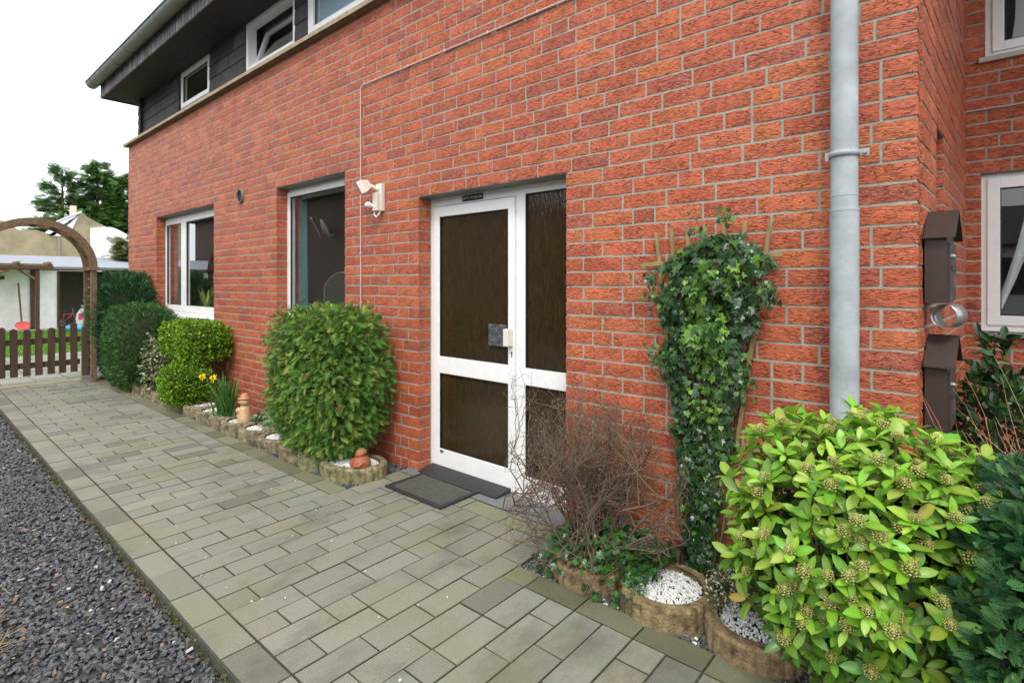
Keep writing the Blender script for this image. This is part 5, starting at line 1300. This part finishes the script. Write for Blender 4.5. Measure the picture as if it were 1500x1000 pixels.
mb = MB(); mb.tube([(SX - .42, 1.28, .62), (SX - .25, 1.30, .58), (SX - .08, 1.28, .62)], .014, 6, col=(.05, .05, .05)); mb.tube([(SX - .25, 1.30, .42), (SX - .25, 1.30, .58)], .012, 6, col=(.3, .3, .3)); mb.build('handlebar', M['plain'], bk)
mb = MB(); mb.ball((SX - .25, 1.08, .49), (.045, .09, .03), 10, col=(.04, .04, .04)); mb.build('saddle', M['plain'], bk)
# filled white sack
o = empty('white_sack', (SX + .1, 1.42, 0), 'bulging white plastic sack in front of the open shed bay', 'sack')
mb = MB(); Tb = Matrix.Translation((SX + .25, 1.50, .0))
mb.lathe([(.001, .0), (.17, .01), (.21, .12), (.22, .28), (.18, .45), (.10, .58), (.05, .64), (.09, .70), (.001, .68)], 14, Tb, 0, (.82, .82, .84), sx=.8)
mb.v = [(a + q.uniform(-.015, .015), b + q.uniform(-.015, .015), c_) for a, b, c_ in mb.v]; mb.build('bag_body', M['plain'], o)
mb = MB(); mb.box(SX + .40, SX + .42, 1.32, 1.44, .25, .45, 0, (.5, .06, .10)); mb.build('printed_patch', M['plain'], o)
o = empty('paddling_pool', (-20.4, 1.15, 0), 'round light blue paddling pool on the lawn near the shed', 'pool')
mb = MB(); mb.lathe([(.50, -.01), (.55, .03), (.56, .10), (.52, .14), (.46, .10), (.46, .02)], 28, Matrix.Translation((-20.4, 1.35, 0)), 0, (.08, .36, .55)); mb.build('wall', M['plain'], o)
mb = MB(); mb.lathe([(.001, .08), (.47, .08)], 28, Matrix.Translation((-20.4, 1.35, 0)), 0, (.30, .55, .62)); mb.build('water', M['plain'], o)

# old tan building with gable and white render patch behind
o = empty('old_barn', (-30, 2, 0), 'old tan rendered barn with a broken gable and a whitewashed end', 'building')
mb = MB(); mb.poly([(-7, -.1), (3.26, -.1), (3.26, 3.93), (2.95, 4.52), (2.12, 3.44), (1.45, 3.66), (.9, 3.62), (.53, 3.9), (.33, 3.99), (-1.5, 4.3), (-7, 4.5)], -30.3, -30.0, 'x'); mb.build('tan_wall', M['render_old'], o)
mb = MB(); mb.poly([(2.12, 3.445), (2.95, 4.53), (3.28, 4.30), (4.1, 3.85), (3.26, 3.2), (2.1, 3.2)], -30.35, -30.02, 'x', col=(.9, .9, .9)); mb.build('gable', M['render_old'], o)
mb = MB(); mb.poly([(3.26, -.1), (6.5, -.1), (6.5, 2.95), (4.75, 3.62), (4.3, 3.88), (4.05, 3.98), (3.75, 3.97), (3.26, 3.88)], -30.2, -29.94, 'x'); mb.build('whitewashed_wall', M['render_white'], o)
mb = MB()
mb.add([(-30.0, 1.75, 3.40), (-30.0, 2.92, 4.54), (-33, 2.92, 4.54), (-33, 1.75, 3.40)], [(0, 1, 2, 3), (3, 2, 1, 0)], 0, (.5, .5, .6))
mb.add([(-29.96, 1.80, 3.44), (-29.96, 2.0, 3.44), (-29.96, 2.86, 4.40), (-29.96, 2.5, 3.46)], [(0, 1, 2), (0, 2, 3)], 0, (.85, .87, .92))
mb.tube([(-29.9, 2.05, 4.02), (-29.9, 2.94, 4.56)], .05, 6, col=(.6, .6, .7)); mb.build('skylight_roof', M['plain'], o)
mb = MB(); mb.box(-31.4, -31.1, 2.78, 2.98, 4.3, 4.95, 0, (.8, .6, .45)); mb.build('chimney', M['plain'], o)
mb = MB(); mb.box(-29.99, -29.9, 2.13, 2.19, 2.2, 3.42, 0, (.35, .3, .22)); mb.build('drainpipe', M['plain'], o)

# ------------------------------------------------------------------ trees
def conifer_tree(x, y, h, r, label, seed, n=2600, cols=None, zb=.12, name='conifer_tree'):
    qq = np.random.default_rng(seed); o = empty(name, (x, y, 0), label, 'tree', 'conifers behind the barn')
    pos = []; ydr = []
    nb = 120
    for i in range(nb):
        t = zb + (1 - zb) * (i / nb) ** .9; a = qq.uniform(0, 6.28); L = r * (1 - t) ** .75 * qq.uniform(.55, 1.15) + .25
        k = max(5, int(n / nb * (L / r) * 2.8))
        s = qq.uniform(.25, 1, k) ** .7; w = qq.normal(0, .16 * L + .05, (k, 3)) * [1, 1, .45]
        px = x + math.cos(a) * L * s; py = y + math.sin(a) * L * s; pz = h * t + L * .22 * s - .1 * s * s * L
        pos.append(np.stack([px, py, pz], 1) + w); ydr.append(np.tile([[math.cos(a), math.sin(a), .15]], (k, 1)))
    pos = np.concatenate(pos); ydr = np.concatenate(ydr); N = len(pos)
    yv = ydr + qq.normal(0, .35, (N, 3)); yv /= np.linalg.norm(yv, axis=1)[:, None]; zv = qq.normal(0, .5, (N, 3)) + [0, 0, 1]; zv -= yv * (zv * yv).sum(1)[:, None]; zv /= np.linalg.norm(zv, axis=1)[:, None]
    scatter('crown', SP[0], SP[1], pos, np.stack([np.cross(yv, zv), yv, zv], 2), qq.uniform(.28, .60, N) * (h / 9) ** .5, palette(cols or [(.10, .21, .05), (.14, .27, .06), (.075, .165, .045)], N), M['conifer'], o)
    mb = MB(); mb.tube([(x, y, -.1), (x + .1, y, h * .5), (x, y, h * .97)], [h * .022, h * .014, .02], 8, col=(.10, .075, .05))
    for i in range(34): 
        t = zb + (1 - zb) * i / 34; a = i * 2.4; L = r * (1 - t) ** .75 * .9; mb.tube([(x, y, h * t), (x + math.cos(a) * L, y + math.sin(a) * L, h * t + L * .15)], [.04, .012], 5, col=(.10, .075, .05))
    mb.build('trunk', M['twig'], o)
    return o
conifer_tree(-46, 4.9, 9.2, 2.0, 'leftmost tall conifer behind the barn with sky showing between its branches', 1, 2300)
conifer_tree(-46.5, 6.9, 9.9, 2.2, 'tallest central conifer rising behind the barn chimney', 2, 4600)
conifer_tree(-46, 8.6, 9.3, 2.2, 'dense conifer right of the tallest one, behind the whitewashed wall', 3, 4800)
conifer_tree(-43.5, 10.2, 8.2, 2.3, 'rightmost conifer partly hidden by the brick house corner', 4, 5000)
conifer_tree(-24.6, 3.42, 3.05, .52, 'small young conifer showing above the shed roof', 5, 900, [(.16, .19, .05), (.11, .15, .04)], .3, 'young_conifer')['group'] = 'single'
for o_ in COL.objects:
    if o_.name == 'young_conifer': del o_['group']
# bare tree at far left
q = random.Random(3); o = empty('bare_tree', (-45, .2, 0), 'leafless tree at the far left edge behind the barn', 'tree')
mb = MB(); mb.tube([(-45, .2, -.1), (-45, .3, 2.2)], [.16, .10], 8, col=(.2, .17, .14)); mb.build('trunk', M['twig'], o)
mb = MB()
for i in range(8): twiggy(mb, (-45, .3, 2.0), (q.gauss(0, .3), q.uniform(-.2, .55), 1), 1.9, .05, 4, q, (.30, .24, .21), .5, .15, 4, 0, 3)
mb.build('crown', M['twig'], o)

# ------------------------------------------------------------------ what stands across the drive (seen in the panes)
nb_ = empty('neighbour_house', (-20, -9, 0), 'dark red neighbouring house across the drive, mirrored in the window panes', 'house')
mb = MB(); mb.box(-34, -12.6, -15, -8.6, -.1, 4.9); mb.build('wall', M['redbrick_far'], nb_)
mb = MB(); mb.poly([(-15.4, 4.85), (-8.2, 4.85), (-11.8, 8.0)], -34.3, -12.3, 'x'); mb.build('roof', M['rooftile'], nb_)
for x in (-29, -24.5, -15):
    mb = MB(); framed(mb, x - .7, x + .7, -8.6, -8.54, 1.0, 2.3, .07); f_ = mb.build('window', M['white'], nb_)
    mb = MB(); mb.box(x - .63, x + .63, -8.59, -8.57, 1.07, 2.23, 0, (.05, .06, .07)); mb.build('pane', M['plain'], f_)
sd = empty('satellite_dish', (-19.3, -8.55, 3.5), 'grey satellite dish on the neighbouring wall, mirrored in the tall window', 'satellite dish')
mb = MB(); mb.lathe([(.001, 0), (.2, .03), (.38, .11), (.40, .12), (.38, .13), (.2, .05), (.001, .02)], 24, Matrix.Translation((-19.2, -8.1, 3.5)) @ Matrix.Rotation(R(62), 4, 'X') @ Matrix.Rotation(R(20), 4, 'Y'), 0, (.6, .6, .62)); mb.build('dish', M['plain'], sd)
mb = MB(); mb.tube([(-19.2, -8.6, 3.3), (-19.2, -8.12, 3.35), (-19.2, -8.1, 3.5)], .03, 8, col=(.5, .5, .5)); mb.tube([(-19.2, -8.05, 3.2), (-19.4, -7.75, 3.9)], .018, 6, col=(.5, .5, .5)); mb.ball((-19.4, -7.75, 3.92), .06, 8, col=(.6, .6, .6)); mb.build('arm', M['plain'], sd)
lf = empty('lattice_fence', (-18, -8.1, 0), 'arched pale lattice fence panel across the drive, mirrored in the tall window', 'fence')
mb = MB()
for s_ in (-1, 1):
    for k in range(-12, 13):
        pts_ = []
        for t in np.linspace(-1.3, 1.3, 27):
            x = k * .18 + t * .9; z = .9 + s_ * t * .9
            if abs(x) < 1.15 and .3 < z < 1.30 + .50 * (1 - (x / 1.15) ** 2): pts_.append((-17.7 + x, -8.0 + .01 * s_, z))
        if len(pts_) > 1: mb.tube([pts_[0], pts_[-1]], .016, 4, col=(.55, .55, .48))
mb.build('lattice', M['plain'], lf)
mb = MB(); mb.tube([(-17.7 + x, -8.0, 1.30 + .50 * (1 - (x / 1.15) ** 2)) for x in np.linspace(-1.15, 1.15, 19)], .035, 6, col=(.6, .6, .52)); mb.tube([(-18.85, -8, -.05), (-18.85, -8, 1.3)], .035, 6, col=(.6, .6, .52)); mb.tube([(-16.55, -8, -.05), (-16.55, -8, 1.3)], .035, 6, col=(.6, .6, .52)); mb.build('frame', M['plain'], lf)
bush('tall_hedge', 'tall dark hedge across the drive, mirrored in the door glass', 'hedge', (-5.2, -10.2, 1.6), (3.9, 1.0, 1.75), 4.5, simple_leaf(.6, .2), 9000, .30, [(.02, .055, .015), (.03, .075, .02)], M['leaf'], depth=(.9, 1.12), bump=.12, f=5, seed=3, jit=.6, core=.92, lay=.5, stems=3, zmin=0)
wh = empty('white_house', (10, -22, 0), 'pale neighbouring house with a dark roof, mirrored in the right window', 'house')
mb = MB(); mb.box(-2, 16, -30, -21, -.1, 2.9); mb.build('wall', M['render_white'], wh)
mb = MB(); mb.poly([(-31, 2.9), (-20.5, 2.9), (-25.5, 4.85)], -3, 17, 'x'); mb.build('roof', M['rooftile'], wh)
for x in (1, 5, 9, 13):
    mb = MB(); mb.box(x - .8, x + .8, -21.0, -20.95, 1, 2.4, 0, (.05, .06, .07)); mb.build('window', M['plain'], wh)

# ------------------------------------------------------------------ light, sky, camera
SUN_EL, SUN_AZ = R(48), R(205)
w = bpy.data.worlds.new('World'); scene.world = w; w.use_nodes = True; N = w.node_tree.nodes; L = w.node_tree.links
bg = N['Background']; sky = N.new('ShaderNodeTexSky'); sky.sky_type = 'NISHITA'; sky.sun_disc = False
sky.sun_elevation = SUN_EL; sky.sun_rotation = R(155); sky.air_density = 1.2; sky.dust_density = 5; sky.ozone_density = 1
mx = N.new('ShaderNodeMix'); mx.data_type = 'RGBA'; mx.inputs[0].default_value = .82
L.new(sky.outputs[0], mx.inputs[6]); mx.inputs[7].default_value = (9.3, 9.6, 10.0, 1)    # closed cloud cover
L.new(mx.outputs[2], bg.inputs['Color']); bg.inputs['Strength'].default_value = .15
sun = bpy.data.lights.new('sun', 'SUN'); sun.energy = 1.15; sun.angle = R(14); sun.color = (1, .96, .9)
so = bpy.data.objects.new('sun', sun); COL.objects.link(so)
so.rotation_euler = Vector((-.42, .62, -1.05)).to_track_quat('-Z', 'Y').to_euler(); so.location = (0, -5, 8)

cam = bpy.data.cameras.new('camera'); co = bpy.data.objects.new('camera', cam); COL.objects.link(co)
co.location = (0, -2.6, 1.405); co.rotation_euler = (R(90), 0, R(40.7)); cam.sensor_width = 36; cam.lens = 36 * 784 / 1500
cam.shift_y = -85 / 1500; cam.clip_start = .05; cam.clip_end = 600; scene.camera = co
scene.view_settings.view_transform = 'Standard'; scene.view_settings.look = 'None'; scene.view_settings.exposure = .62; scene.view_settings.gamma = 1
scene.render.engine = 'CYCLES'; scene.render.resolution_x = 1024; scene.render.resolution_y = 682
scene.cycles.max_bounces = 8; scene.cycles.transparent_max_bounces = 12
